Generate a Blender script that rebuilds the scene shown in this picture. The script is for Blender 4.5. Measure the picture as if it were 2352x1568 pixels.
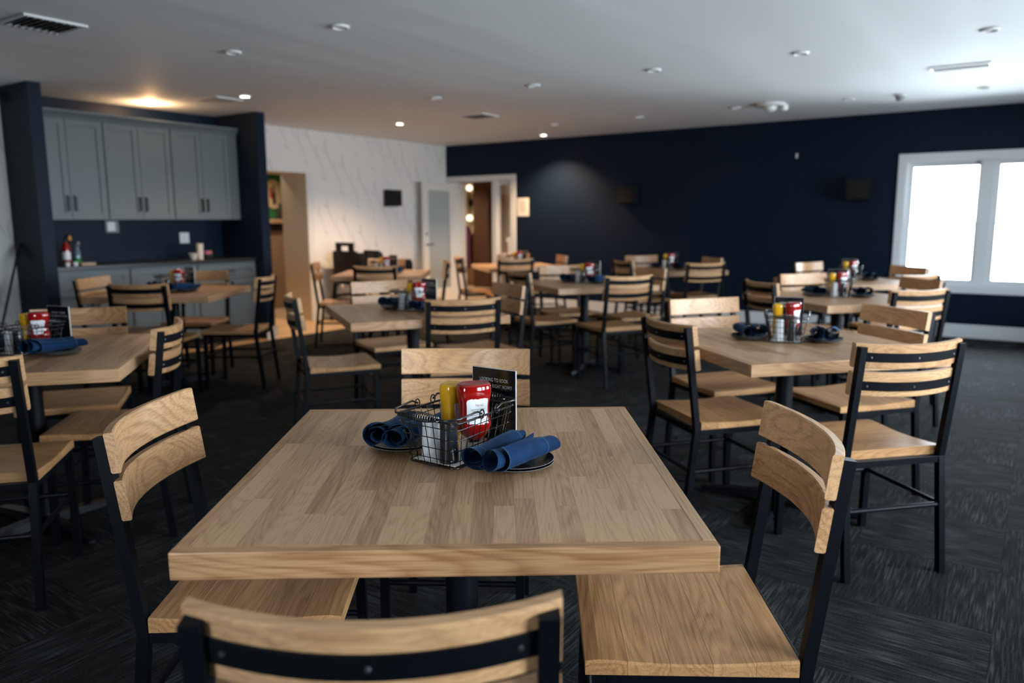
import bpy, bmesh, math, random
from mathutils import Vector, Matrix

for o in list(bpy.data.objects):
    bpy.data.objects.remove(o, do_unlink=True)
scene = bpy.context.scene
COL = scene.collection
random.seed(7)
PI = math.pi
RAD = math.radians

# ------------------------------------------------------------------ camera
CAM_H = 1.2981
PITCH, ROLL = 0.1556, -0.0051
cam_d = bpy.data.cameras.new('camera')
cam_d.sensor_width = 36.0
cam_d.lens = 1765.2 / 2352 * 36.0
cam_d.clip_start, cam_d.clip_end = 0.05, 200
cam_d.dof.use_dof = True
cam_d.dof.focus_distance = 1.72
cam_d.dof.aperture_fstop = 2.6
cam = bpy.data.objects.new('camera', cam_d)
COL.objects.link(cam)
_cp, _sp, _c, _s = math.cos(PITCH), math.sin(PITCH), math.cos(ROLL), math.sin(ROLL)
_r, _f, _u = Vector((1, 0, 0)), Vector((0, _cp, -_sp)), Vector((0, _sp, _cp))
_R, _U = _c * _r + _s * _u, -_s * _r + _c * _u
cam.matrix_world = Matrix(((_R.x, _U.x, -_f.x, 0), (_R.y, _U.y, -_f.y, 0), (_R.z, _U.z, -_f.z, CAM_H), (0, 0, 0, 1)))
scene.camera = cam

# ------------------------------------------------------------------ world: overcast sky
SKY = 35.0
world = bpy.data.worlds.new('overcast_sky')
scene.world = world
world.use_nodes = True
wn, wl = world.node_tree.nodes, world.node_tree.links
wn.clear()
wo = wn.new('ShaderNodeOutputWorld')
wb = wn.new('ShaderNodeBackground')
wt = wn.new('ShaderNodeTexCoord')
wx = wn.new('ShaderNodeSeparateXYZ')
wr = wn.new('ShaderNodeValToRGB')
wr.color_ramp.elements[0].position = 0.47
wr.color_ramp.elements[0].color = (0.56, 0.63, 0.67, 1)      # pale ground outside
wr.color_ramp.elements[1].position = 0.53
wr.color_ramp.elements[1].color = (0.76, 0.89, 1.0, 1)      # overcast sky
wm = wn.new('ShaderNodeMath'); wm.operation = 'MULTIPLY_ADD'
wm.inputs[1].default_value = 0.5; wm.inputs[2].default_value = 0.5
wl.new(wt.outputs['Generated'], wx.inputs[0])
wl.new(wx.outputs['Z'], wm.inputs[0])
wl.new(wm.outputs[0], wr.inputs[0])
wl.new(wr.outputs[0], wb.inputs['Color'])
wb.inputs['Strength'].default_value = SKY
wl.new(wb.outputs[0], wo.inputs[0])

scene.view_settings.view_transform = 'Standard'
scene.view_settings.look = 'None'
scene.view_settings.gamma = 1.0
scene.view_settings.use_curve_mapping = False
scene.view_settings.exposure = 0.0
scene.cycles.use_adaptive_sampling = True
scene.cycles.adaptive_threshold = 0.04
scene.cycles.adaptive_min_samples = 12
scene.cycles.max_bounces = 6
scene.cycles.diffuse_bounces = 3
scene.cycles.glossy_bounces = 3
scene.cycles.transmission_bounces = 3
scene.cycles.transparent_max_bounces = 8
scene.cycles.caustics_reflective = False
scene.cycles.caustics_refractive = False

# ------------------------------------------------------------------ room frame: u along the navy wall, v along the white wall, from their corner
KX, KY, WY = -1.0371, 12.5188, -0.6029
ZC = 2.471
UMAX, VMAX = 9.7, 11.6
N1 = Vector((math.cos(WY), math.sin(WY), 0))
M1 = Vector((math.sin(WY), -math.cos(WY), 0))
K0 = Vector((KX, KY, 0))
def RP(u, v, z=0.0):
    return K0 + N1 * u + M1 * v + Vector((0, 0, z))

# daylight openings (u or v spans) : portals guide the sky light through the real windows
WIN_Z0, WIN_Z1 = 0.575, 1.925
NAVY_WIN = (6.62, 8.17)
RIGHT_WINS = ((1.2, 2.8), (3.4, 5.0), (5.6, 7.2), (7.8, 9.1))
BACK_WINS = ((6.8, 7.5),)
def portal(p, size_x, size_y, direction):
    d = bpy.data.lights.new('window_portal', 'AREA')
    d.shape = 'RECTANGLE'; d.size = size_x; d.size_y = size_y
    d.cycles.is_portal = True
    o = bpy.data.objects.new('window_portal', d)
    o.location = p
    o.rotation_euler = Vector(direction).to_track_quat('-Z', 'Y').to_euler()
    COL.objects.link(o)
portal(RP(sum(NAVY_WIN) / 2, -0.16, (WIN_Z0 + WIN_Z1) / 2), NAVY_WIN[1] - NAVY_WIN[0], WIN_Z1 - WIN_Z0, M1)
for a, b in RIGHT_WINS:
    portal(RP(UMAX + 0.16, (a + b) / 2, (WIN_Z0 + WIN_Z1) / 2), b - a, WIN_Z1 - WIN_Z0, -N1)
for a, b in BACK_WINS:
    portal(RP((a + b) / 2, VMAX + 0.16, (WIN_Z0 + WIN_Z1) / 2), b - a, WIN_Z1 - WIN_Z0, -M1)

# ================================================================== materials
MAT = {}
def newmat(name):
    m = bpy.data.materials.new(name); m.use_nodes = True
    nt = m.node_tree
    b = nt.nodes['Principled BSDF']
    MAT[name] = m
    return m, nt.nodes, nt.links, b
def plain(name, col, rough=0.5, metal=0.0, spec=0.5, bump=0.0, bscale=200, coat=0.0, emit=None, trans=0.0):
    m, n, l, b = newmat(name)
    b.inputs['Base Color'].default_value = (*col, 1)
    b.inputs['Roughness'].default_value = rough
    b.inputs['Metallic'].default_value = metal
    b.inputs['Specular IOR Level'].default_value = spec
    b.inputs['Coat Weight'].default_value = coat
    b.inputs['Transmission Weight'].default_value = trans
    if emit:
        b.inputs['Emission Color'].default_value = (*emit[0], 1)
        b.inputs['Emission Strength'].default_value = emit[1]
    tc = n.new('ShaderNodeTexCoord')
    no = n.new('ShaderNodeTexNoise'); no.inputs['Scale'].default_value = bscale; no.inputs['Detail'].default_value = 3
    l.new(tc.outputs['Object'], no.inputs['Vector'])
    if bump:
        bp = n.new('ShaderNodeBump'); bp.inputs['Strength'].default_value = bump; bp.inputs['Distance'].default_value = 0.002
        l.new(no.outputs['Fac'], bp.inputs['Height']); l.new(bp.outputs[0], b.inputs['Normal'])
    else:
        mr = n.new('ShaderNodeMapRange')
        mr.inputs['To Min'].default_value = max(0.02, rough - 0.04); mr.inputs['To Max'].default_value = rough + 0.04
        l.new(no.outputs['Fac'], mr.inputs['Value']); l.new(mr.outputs[0], b.inputs['Roughness'])
    return m

def oak(name, axis, light, dark, tint=0.25, rough=0.30, ring=25.0, across=7.0, soft=0.55):
    """procedural oak; axis = long grain direction in object space"""
    m, n, l, b = newmat(name)
    tc = n.new('ShaderNodeTexCoord'); oi = n.new('ShaderNodeObjectInfo')
    comb = n.new('ShaderNodeCombineXYZ')
    for i, k in enumerate((37.0, 53.0, 23.0)):
        q = n.new('ShaderNodeMath'); q.operation = 'MULTIPLY'; q.inputs[1].default_value = k
        l.new(oi.outputs['Random'], q.inputs[0]); l.new(q.outputs[0], comb.inputs[i])
    add = n.new('ShaderNodeVectorMath'); add.operation = 'ADD'
    l.new(tc.outputs['Object'], add.inputs[0]); l.new(comb.outputs[0], add.inputs[1])
    def scaled(a, c):
        mp = n.new('ShaderNodeMapping'); s = [c, c, c]; s[axis] = a
        mp.inputs['Scale'].default_value = s
        l.new(add.outputs[0], mp.inputs['Vector'])
        return mp.outputs[0]
    rn = n.new('ShaderNodeTexNoise'); rn.inputs['Scale'].default_value = 1; rn.inputs['Detail'].default_value = 1.5; rn.inputs['Distortion'].default_value = 0.25
    l.new(scaled(0.85, across), rn.inputs['Vector'])
    mu = n.new('ShaderNodeMath'); mu.operation = 'MULTIPLY'; mu.inputs[1].default_value = ring
    l.new(rn.outputs['Fac'], mu.inputs[0])
    fr = n.new('ShaderNodeMath'); fr.operation = 'FRACT'; l.new(mu.outputs[0], fr.inputs[0])
    rr = n.new('ShaderNodeValToRGB'); e = rr.color_ramp.elements
    e[0].position = 0.0; e[0].color = (0.55, 0.55, 0.55, 1)
    e[1].position = 1.0; e[1].color = (0.72, 0.72, 0.72, 1)
    x = e.new(0.25); x.color = (0.0, 0.0, 0.0, 1)
    x = e.new(0.62); x.color = (0.12, 0.12, 0.12, 1)
    l.new(fr.outputs[0], rr.inputs[0])
    pn = n.new('ShaderNodeTexNoise'); pn.inputs['Scale'].default_value = 1; pn.inputs['Detail'].default_value = 2
    l.new(scaled(9.0, 320.0), pn.inputs['Vector'])
    pr = n.new('ShaderNodeMapRange'); pr.inputs['From Min'].default_value = 0.34; pr.inputs['From Max'].default_value = 0.62
    pr.inputs['To Min'].default_value = 0.42; pr.inputs['To Max'].default_value = 0.0
    l.new(pn.outputs['Fac'], pr.inputs['Value'])
    bn = n.new('ShaderNodeTexNoise'); bn.inputs['Scale'].default_value = 1; bn.inputs['Detail'].default_value = 2
    l.new(scaled(2.2, 14.0), bn.inputs['Vector'])
    ad = n.new('ShaderNodeMath'); ad.operation = 'MULTIPLY_ADD'; ad.inputs[1].default_value = soft
    l.new(rr.outputs[0], ad.inputs[0]); l.new(pr.outputs[0], ad.inputs[2])
    tr = n.new('ShaderNodeMapRange'); tr.inputs['To Min'].default_value = -tint; tr.inputs['To Max'].default_value = tint
    l.new(oi.outputs['Random'], tr.inputs['Value'])
    a2 = n.new('ShaderNodeMath'); a2.operation = 'ADD'; l.new(ad.outputs[0], a2.inputs[0]); l.new(tr.outputs[0], a2.inputs[1])
    a3 = n.new('ShaderNodeMath'); a3.operation = 'MULTIPLY_ADD'; a3.inputs[1].default_value = 0.36; l.new(bn.outputs['Fac'], a3.inputs[0])
    a3b = n.new('ShaderNodeMath'); a3b.operation = 'SUBTRACT'; a3b.inputs[1].default_value = 0.12
    l.new(a2.outputs[0], a3b.inputs[0]); l.new(a3b.outputs[0], a3.inputs[2])
    cr = n.new('ShaderNodeValToRGB')
    cr.color_ramp.elements[0].position = 0.0; cr.color_ramp.elements[0].color = (*light, 1)
    cr.color_ramp.elements[1].position = 0.95; cr.color_ramp.elements[1].color = (*dark, 1)
    l.new(a3.outputs[0], cr.inputs[0]); l.new(cr.outputs[0], b.inputs['Base Color'])
    ro = n.new('ShaderNodeMapRange'); ro.inputs['To Min'].default_value = rough; ro.inputs['To Max'].default_value = rough + 0.16
    l.new(ad.outputs[0], ro.inputs['Value']); l.new(ro.outputs[0], b.inputs['Roughness'])
    bp = n.new('ShaderNodeBump'); bp.inputs['Strength'].default_value = 0.12; bp.inputs['Distance'].default_value = 0.0006; bp.invert = True
    l.new(ad.outputs[0], bp.inputs['Height']); l.new(bp.outputs[0], b.inputs['Normal'])
    b.inputs['Specular IOR Level'].default_value = 0.45
    return m
OAK_L, OAK_D = (0.63, 0.368, 0.186), (0.29, 0.132, 0.052)
oak('oak_long_x', 0, OAK_L, OAK_D)
oak('oak_long_y', 1, (0.575, 0.350, 0.195), (0.29, 0.152, 0.073), tint=0.40, rough=0.29, ring=34.0, soft=0.42)
oak('oak_seat', 0, (0.53, 0.285, 0.124), (0.235, 0.102, 0.034), tint=0.2)
oak('floor_oak', 1, (0.62, 0.43, 0.26), (0.36, 0.21, 0.11), tint=0.2, rough=0.3)
oak('dark_walnut', 2, (0.12, 0.05, 0.02), (0.03, 0.012, 0.006), tint=0.2, rough=0.5)
oak('tan_board', 2, (0.50, 0.30, 0.16), (0.30, 0.16, 0.08), tint=0.2, rough=0.5)

plain('carpet_backing', (0.006, 0.006, 0.006), 0.95, 0, 0.0)
plain('black_steel', (0.0030, 0.0040, 0.0060), 0.40, 0.0, 0.13)
plain('band_steel', (0.0030, 0.0038, 0.0055), 0.42, 0.0, 0.14)
plain('screw_steel', (0.35, 0.37, 0.4), 0.35, 1.0)
plain('wire_black', (0.009, 0.009, 0.010), 0.22, 0.0, 0.6)
plain('white_paint', (0.72, 0.71, 0.69), 0.45, 0, 0.4)
plain('white_trim', (0.74, 0.76, 0.78), 0.38, 0, 0.45)
plain('cabinet_grey', (0.140, 0.163, 0.173), 0.42, 0, 0.4)
plain('counter_dark', (0.018, 0.018, 0.019), 0.3, 0, 0.5)
plain('handle_dark', (0.02, 0.02, 0.02), 0.35, 0.6)
plain('white_plastic', (0.78, 0.79, 0.78), 0.4)
plain('fixture_white', (0.74, 0.75, 0.76), 0.45)
plain('fixture_grey', (0.25, 0.26, 0.27), 0.6)
plain('vent_dark', (0.05, 0.048, 0.045), 0.7)
plain('speaker_black', (0.007, 0.007, 0.008), 0.55, 0, 0.3, bump=0.4, bscale=900)
plain('high_chair_black', (0.009, 0.009, 0.009), 0.5, 0, 0.4)
plain('paper', (0.74, 0.70, 0.64), 0.8, 0, 0.2)
plain('ink', (0.12, 0.11, 0.11), 0.8, 0, 0.1)
plain('ketchup_red', (0.27, 0.005, 0.004), 0.09, 0, 0.55, coat=0.6)
plain('ketchup_cap', (0.75, 0.74, 0.72), 0.35)
plain('label_white', (0.80, 0.82, 0.84), 0.45)
plain('label_red', (0.35, 0.02, 0.05), 0.5)
plain('mustard_yellow', (0.70, 0.36, 0.012), 0.16, 0, 0.5, coat=0.4)
plain('salt_white', (0.72, 0.74, 0.76), 0.25, 0, 0.5)
plain('pepper_black', (0.018, 0.022, 0.028), 0.12, 0, 0.6)
plain('shaker_cap', (0.012, 0.012, 0.013), 0.3)
plain('plate_black', (0.012, 0.012, 0.014), 0.28, 0, 0.5)
plain('plate_rim', (0.22, 0.21, 0.20), 0.4)
plain('sign_black', (0.007, 0.009, 0.012), 0.12, 0, 0.5)
plain('sign_edge', (0.55, 0.56, 0.58), 0.2, 0, 0.6)
plain('sign_text', (0.72, 0.73, 0.74), 0.5)
plain('beige_plaster', (0.66, 0.56, 0.43), 0.7, 0, 0.2, bump=0.08, bscale=60)
plain('hall_wall', (0.52, 0.40, 0.27), 0.7, 0, 0.2, bump=0.08, bscale=60)
plain('green_paint', (0.035, 0.15, 0.045), 0.6, 0, 0.2)
plain('brown_panel', (0.30, 0.19, 0.115), 0.6, 0, 0.2)
plain('tan_sign', (0.58, 0.42, 0.24), 0.6)
plain('sign_dark', (0.02, 0.012, 0.012), 0.6)
plain('sign_crimson', (0.30, 0.02, 0.02), 0.6)
plain('purple_cloth', (0.115, 0.035, 0.065), 0.85, 0, 0.2, bump=0.3, bscale=300)
plain('jug_blue', (0.30, 0.42, 0.62), 0.25, 0, 0.5)
plain('maroon', (0.20, 0.04, 0.06), 0.6)
plain('bottle_clear', (0.10, 0.16, 0.20), 0.12, 0, 0.6)
plain('bottle_green', (0.02, 0.20, 0.06), 0.15, 0, 0.6)
plain('pink_packets', (0.62, 0.16, 0.30), 0.6)
plain('cup_white', (0.66, 0.58, 0.50), 0.55)
plain('tan_box', (0.44, 0.33, 0.24), 0.7)
plain('orange_paper', (0.6, 0.24, 0.02), 0.6)
plain('broom_black', (0.012, 0.011, 0.010), 0.5)
plain('glow_bulb', (0.9, 0.85, 0.7), 0.4, emit=((1.0, 0.86, 0.62), 2.2))
plain('downlight_glow', (0.9, 0.9, 0.85), 0.4, emit=((1.0, 0.90, 0.74), 26.0))
plain('downlight_lens', (0.40, 0.41, 0.42), 0.35)
plain('napkin_stitch', (0.05, 0.14, 0.27), 0.8)

def napkin_mat():
    m, n, l, b = newmat('navy_linen')
    tc = n.new('ShaderNodeTexCoord')
    no = n.new('ShaderNodeTexNoise'); no.inputs['Scale'].default_value = 28; no.inputs['Detail'].default_value = 4
    l.new(tc.outputs['Object'], no.inputs['Vector'])
    cr = n.new('ShaderNodeValToRGB')
    cr.color_ramp.elements[0].position = 0.3; cr.color_ramp.elements[0].color = (0.0024, 0.016, 0.054, 1)
    cr.color_ramp.elements[1].position = 0.7; cr.color_ramp.elements[1].color = (0.005, 0.030, 0.086, 1)
    l.new(no.outputs['Fac'], cr.inputs[0]); l.new(cr.outputs[0], b.inputs['Base Color'])
    b.inputs['Roughness'].default_value = 0.85
    b.inputs['Specular IOR Level'].default_value = 0.15
    b.inputs['Sheen Weight'].default_value = 0.12; b.inputs['Sheen Roughness'].default_value = 0.35; b.inputs['Sheen Tint'].default_value = (0.45, 0.7, 1.0, 1)
    wv = n.new('ShaderNodeTexNoise'); wv.inputs['Scale'].default_value = 1400
    l.new(tc.outputs['Object'], wv.inputs['Vector'])
    bp = n.new('ShaderNodeBump'); bp.inputs['Strength'].default_value = 0.25; bp.inputs['Distance'].default_value = 0.0006
    l.new(wv.outputs['Fac'], bp.inputs['Height']); l.new(bp.outputs[0], b.inputs['Normal'])
napkin_mat()

def glass_mat(name, tint=(1, 1, 1), rough=0.02, reflect_veil=0.0):
    m, n, l, b = newmat(name)
    out = n['Material Output']
    n.remove(b)
    t = n.new('ShaderNodeBsdfTransparent'); t.inputs[0].default_value = (*tint, 1)
    g = n.new('ShaderNodeBsdfGlossy'); g.inputs['Roughness'].default_value = rough
    fz = n.new('ShaderNodeFresnel'); fz.inputs[0].default_value = 1.45
    mx = n.new('ShaderNodeMixShader')
    l.new(fz.outputs[0], mx.inputs[0]); l.new(t.outputs[0], mx.inputs[1]); l.new(g.outputs[0], mx.inputs[2])
    if reflect_veil:
        d = n.new('ShaderNodeBsdfDiffuse'); d.inputs[0].default_value = (0.82, 0.86, 0.87, 1)  # pale diffuse veil painted in for reflections on the door leaf pane
        m2 = n.new('ShaderNodeMixShader'); m2.inputs[0].default_value = reflect_veil
        l.new(mx.outputs[0], m2.inputs[1]); l.new(d.outputs[0], m2.inputs[2]); l.new(m2.outputs[0], out.inputs[0])
    else:
        l.new(mx.outputs[0], out.inputs[0])
glass_mat('window_glass')
glass_mat('door_glass', (0.86, 0.9, 0.9), 0.08, 0.35)

def wall_paint(name, col, rough=0.55):
    m, n, l, b = newmat(name)
    tc = n.new('ShaderNodeTexCoord')
    no = n.new('ShaderNodeTexNoise'); no.inputs['Scale'].default_value = 260; no.inputs['Detail'].default_value = 2
    l.new(tc.outputs['Object'], no.inputs['Vector'])
    bp = n.new('ShaderNodeBump'); bp.inputs['Strength'].default_value = 0.12; bp.inputs['Distance'].default_value = 0.001
    l.new(no.outputs['Fac'], bp.inputs['Height']); l.new(bp.outputs[0], b.inputs['Normal'])
    b.inputs['Base Color'].default_value = (*col, 1); b.inputs['Roughness'].default_value = rough
    b.inputs['Specular IOR Level'].default_value = 0.15
wall_paint('navy_paint', (0.0050, 0.0120, 0.0275), 0.5)
wall_paint('navy_paint_back', (0.0105, 0.020, 0.040), 0.6)  # for the unseen walls, kept dark to cut bounced fill light

def ceiling_mat():
    m, n, l, b = newmat('ceiling_paint')
    tc = n.new('ShaderNodeTexCoord')
    mp = n.new('ShaderNodeMapping'); mp.inputs['Scale'].default_value = (1.25, 0.16, 1)
    no = n.new('ShaderNodeTexNoise'); no.inputs['Scale'].default_value = 1.0; no.inputs['Detail'].default_value = 2.0
    l.new(tc.outputs['Object'], mp.inputs[0]); l.new(mp.outputs[0], no.inputs['Vector'])
    bp = n.new('ShaderNodeBump'); bp.inputs['Strength'].default_value = 0.5; bp.inputs['Distance'].default_value = 0.05
    l.new(no.outputs['Fac'], bp.inputs['Height']); l.new(bp.outputs[0], b.inputs['Normal'])
    b.inputs['Base Color'].default_value = (0.75, 0.795, 0.825, 1); b.inputs['Roughness'].default_value = 0.7
    b.inputs['Specular IOR Level'].default_value = 0.25
ceiling_mat()

def wallpaper_mat():
    """off-white paper with long grey S-shaped stems and small leaf strokes; object space (u, -v, z)"""
    m, n, l, b = newmat('leaf_wallpaper')
    tc = n.new('ShaderNodeTexCoord'); sp = n.new('ShaderNodeSeparateXYZ')
    l.new(tc.outputs['Object'], sp.inputs[0])
    def M(op, a, bb=None, c=None):
        q = n.new('ShaderNodeMath'); q.operation = op
        for i, v in enumerate((a, bb, c)):
            if v is None: continue
            if isinstance(v, (int, float)): q.inputs[i].default_value = v
            else: l.new(v, q.inputs[i])
        return q.outputs[0]
    y = sp.outputs['Y']; zraw = sp.outputs['Z']
    def stems(px, pz, amp, phase, wid):
        z = M('MULTIPLY_ADD', y, 0.55, sp.outputs['Z'])
        s = M('SINE', M('MULTIPLY_ADD', z, 2 * PI / pz, phase))
        s2 = M('SINE', M('MULTIPLY_ADD', z, 4 * PI / pz, phase * 1.7))
        sh = M('ADD', M('MULTIPLY', s, amp), M('MULTIPLY', s2, amp * 0.35))
        t = M('FRACT', M('DIVIDE', M('ADD', M('ADD', y, sh), 20.0 + phase * 0.11), px))
        d = M('ABSOLUTE', M('SUBTRACT', t, 0.5))
        line = M('SUBTRACT', 1.0, M('SMOOTH_MIN', M('DIVIDE', d, wid), 1.0, 0.2))
        gate = M('MAXIMUM', M('SINE', M('MULTIPLY_ADD', z, 2 * PI / pz, phase + 1.1)), 0.0)
        return M('MULTIPLY', line, gate)
    a = stems(0.30, 0.78, 0.055, 0.0, 0.075)
    c2 = stems(0.30, 0.78, 0.055, 1.35, 0.06)
    # leaf strokes : short diagonal dabs
    dg = M('ADD', M('MULTIPLY', y, 0.6), M('MULTIPLY', zraw, 1.0))
    t = M('ABSOLUTE', M('SUBTRACT', M('FRACT', M('DIVIDE', M('ADD', dg, 20.0), 0.36)), 0.5))
    t2 = M('ABSOLUTE', M('SUBTRACT', M('FRACT', M('DIVIDE', M('ADD', y, 20.1), 0.30)), 0.5))
    leaf = M('MULTIPLY', M('LESS_THAN', t, 0.035), M('LESS_THAN', t2, 0.13))
    tot = M('MINIMUM', M('ADD', M('ADD', a, c2), M('MULTIPLY', leaf, 0.55)), 1.0)
    cr = n.new('ShaderNodeValToRGB')
    cr.color_ramp.elements[0].color = (0.78, 0.76, 0.74, 1)
    cr.color_ramp.elements[1].color = (0.54, 0.54, 0.55, 1)
    l.new(tot, cr.inputs[0]); l.new(cr.outputs[0], b.inputs['Base Color'])
    b.inputs['Roughness'].default_value = 0.6; b.inputs['Specular IOR Level'].default_value = 0.15
wallpaper_mat()

def carpet_mat():
    m, n, l, b = newmat('charcoal_carpet')
    tc = n.new('ShaderNodeTexCoord'); oi = n.new('ShaderNodeObjectInfo')
    cb = n.new('ShaderNodeCombineXYZ')
    for i, k in enumerate((41.0, 17.0)):
        q = n.new('ShaderNodeMath'); q.operation = 'MULTIPLY'; q.inputs[1].default_value = k
        l.new(oi.outputs['Random'], q.inputs[0]); l.new(q.outputs[0], cb.inputs[i])
    add = n.new('ShaderNodeVectorMath'); add.operation = 'ADD'
    l.new(tc.outputs['Object'], add.inputs[0]); l.new(cb.outputs[0], add.inputs[1])
    def nz(sx, sy, det):
        mp = n.new('ShaderNodeMapping'); mp.inputs['Scale'].default_value = (sx, sy, 1)
        no = n.new('ShaderNodeTexNoise'); no.inputs['Scale'].default_value = 1; no.inputs['Detail'].default_value = det
        l.new(add.outputs[0], mp.inputs[0]); l.new(mp.outputs[0], no.inputs['Vector'])
        return no.outputs['Fac']
    st = nz(150, 7.0, 2); fl = nz(420, 160, 1); big = nz(11, 3, 2)
    mr = n.new('ShaderNodeMapRange'); mr.inputs['From Min'].default_value = 0.44; mr.inputs['From Max'].default_value = 0.74
    l.new(st, mr.inputs['Value'])
    m1 = n.new('ShaderNodeMath'); m1.operation = 'MULTIPLY'; l.new(mr.outputs[0], m1.inputs[0])
    mb = n.new('ShaderNodeMapRange'); mb.inputs['From Min'].default_value = 0.35; mb.inputs['From Max'].default_value = 0.65; mb.inputs['To Min'].default_value = 0.25
    l.new(big, mb.inputs['Value']); l.new(mb.outputs[0], m1.inputs[1])
    m2 = n.new('ShaderNodeMath'); m2.operation = 'MULTIPLY_ADD'; m2.inputs[1].default_value = 0.35
    mf = n.new('ShaderNodeMapRange'); mf.inputs['From Min'].default_value = 0.4; mf.inputs['From Max'].default_value = 0.8; l.new(fl, mf.inputs['Value'])
    l.new(mf.outputs[0], m2.inputs[0]); l.new(m1.outputs[0], m2.inputs[2])
    cr = n.new('ShaderNodeValToRGB')
    cr.color_ramp.elements[0].color = (0.0024, 0.0026, 0.0026, 1)
    cr.color_ramp.elements[1].color = (0.060, 0.063, 0.062, 1)
    l.new(m2.outputs[0], cr.inputs[0]); l.new(cr.outputs[0], b.inputs['Base Color'])
    b.inputs['Roughness'].default_value = 0.95; b.inputs['Specular IOR Level'].default_value = 0.1
    bp = n.new('ShaderNodeBump'); bp.inputs['Strength'].default_value = 0.6; bp.inputs['Distance'].default_value = 0.003
    l.new(fl, bp.inputs['Height']); l.new(bp.outputs[0], b.inputs['Normal'])
carpet_mat()

# ================================================================== mesh helpers
class MB:
    def __init__(self): self.bm = bmesh.new()
    def box(self, x0, x1, y0, y1, z0, z1, bev=0.0, mat=None):
        vs = [self.bm.verts.new((x, y, z)) for z in (z0, z1) for y in (y0, y1) for x in (x0, x1)]
        if mat is not None:
            for v in vs: v.co = mat @ v.co
        idx = ((0, 2, 3, 1), (4, 5, 7, 6), (0, 1, 5, 4), (2, 6, 7, 3), (0, 4, 6, 2), (1, 3, 7, 5))
        fs = [self.bm.faces.new([vs[i] for i in f]) for f in idx]
        if bev:
            es = list({e for f in fs for e in f.edges})
            bmesh.ops.bevel(self.bm, geom=es, offset=bev, segments=2, affect='EDGES', profile=0.5)
        return self
    def obox(self, c, ax, ay, az, hx, hy, hz, bev=0.0):
        ax, ay, az = Vector(ax).normalized(), Vector(ay).normalized(), Vector(az).normalized()
        m = Matrix(((ax.x, ay.x, az.x, c[0]), (ax.y, ay.y, az.y, c[1]), (ax.z, ay.z, az.z, c[2]), (0, 0, 0, 1)))
        return self.box(-hx, hx, -hy, hy, -hz, hz, bev, m)
    def loft(self, rings, cap0=True, cap1=True, closed=True):
        R = [[self.bm.verts.new(p) for p in r] for r in rings]
        k = len(R[0])
        for a, b in zip(R, R[1:]):
            for i in range(k if closed else k - 1):
                j = (i + 1) % k
                self.bm.faces.new((a[i], a[j], b[j], b[i]))
        if cap0: self.bm.faces.new(list(reversed(R[0])))
        if cap1: self.bm.faces.new(R[-1])
        return self
    def tube(self, pts, r, n=8, closed=False, square=False):
        pts = [Vector(p) for p in pts]
        N = len(pts); rings = []; up = None
        for i, p in enumerate(pts):
            if closed: t = (pts[(i + 1) % N] - pts[i - 1])
            else: t = (pts[min(i + 1, N - 1)] - pts[max(i - 1, 0)])
            t.normalize()
            if up is None:
                up = Vector((0, 0, 1)) if abs(t.z) < 0.9 else Vector((0, 1, 0))
            sx = t.cross(up).normalized(); up = sx.cross(t).normalized()
            rr = r[i] if isinstance(r, (list, tuple)) else r
            ring = []
            # keep the section width constant through corners
            for k in range(4 if square else n):
                a = 2 * PI * k / (4 if square else n) + (PI / 4 if square else 0)
                q = rr * (math.sqrt(2) if square else 1)
                ring.append(p + sx * math.cos(a) * q + up * math.sin(a) * q)
            rings.append(ring)
        if closed:
            rings.append(rings[0])
            R = [[self.bm.verts.new(p) for p in rg] for rg in rings[:-1]]
            R.append(R[0]); k = len(R[0])
            for a, b in zip(R, R[1:]):
                for i in range(k):
                    j = (i + 1) % k
                    self.bm.faces.new((a[i], a[j], b[j], b[i]))
            return self
        return self.loft(rings)
    def lathe(self, prof, n=24, c=(0, 0, 0), ring=False):
        rings = []
        for r, z in prof:
            rings.append([(c[0] + r * math.cos(2 * PI * k / n), c[1] + r * math.sin(2 * PI * k / n), c[2] + z) for k in range(n)])
        if ring: return self.loft(rings + [rings[0]], False, False)
        return self.loft(rings)
    def mesh(self, name, mat, smooth=False, sharp=35):
        bmesh.ops.recalc_face_normals(self.bm, faces=self.bm.faces)
        me = bpy.data.meshes.new(name)
        self.bm.to_mesh(me); self.bm.free()
        me.materials.append(MAT[mat])
        if smooth:
            for p in me.polygons: p.use_smooth = True
            me.set_sharp_from_angle(angle=RAD(sharp))
        return me

def link(name, me, parent=None, loc=None, rz=None):
    o = bpy.data.objects.new(name, me); COL.objects.link(o)
    if parent is not None: o.parent = parent
    if loc is not None: o.location = loc
    if rz is not None: o.rotation_euler[2] = rz
    return o
def tag(o, label, cat, group=None):
    o['label'] = label; o['category'] = cat
    if group: o['group'] = group
    return o
def thing(name, label, cat, loc, rz=0.0, group=None):
    o = bpy.data.objects.new(name, None); COL.objects.link(o)
    o.location = loc; o.rotation_euler[2] = rz
    o.empty_display_size = 0.05
    return tag(o, label, cat, group)
def structure(name, me, parent=None, loc=None, rz=None, label=None):
    o = link(name, me, parent, loc, rz)
    if parent is None: o['kind'] = 'structure'
    if label: o['label'] = label
    return o
def in_room(o):
    o.location = K0; o.rotation_euler[2] = WY; return o
def rbox(mb, u0, u1, v0, v1, z0, z1, bev=0.0):      # box in room coordinates -> local (u, -v, z)
    return mb.box(u0, u1, -v1, -v0, z0, z1, bev)
def room_me(name, mat, *boxes, bev=0.0):
    b = MB()
    for q in boxes: rbox(b, *q, bev)
    return b.mesh(name, mat)

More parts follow.
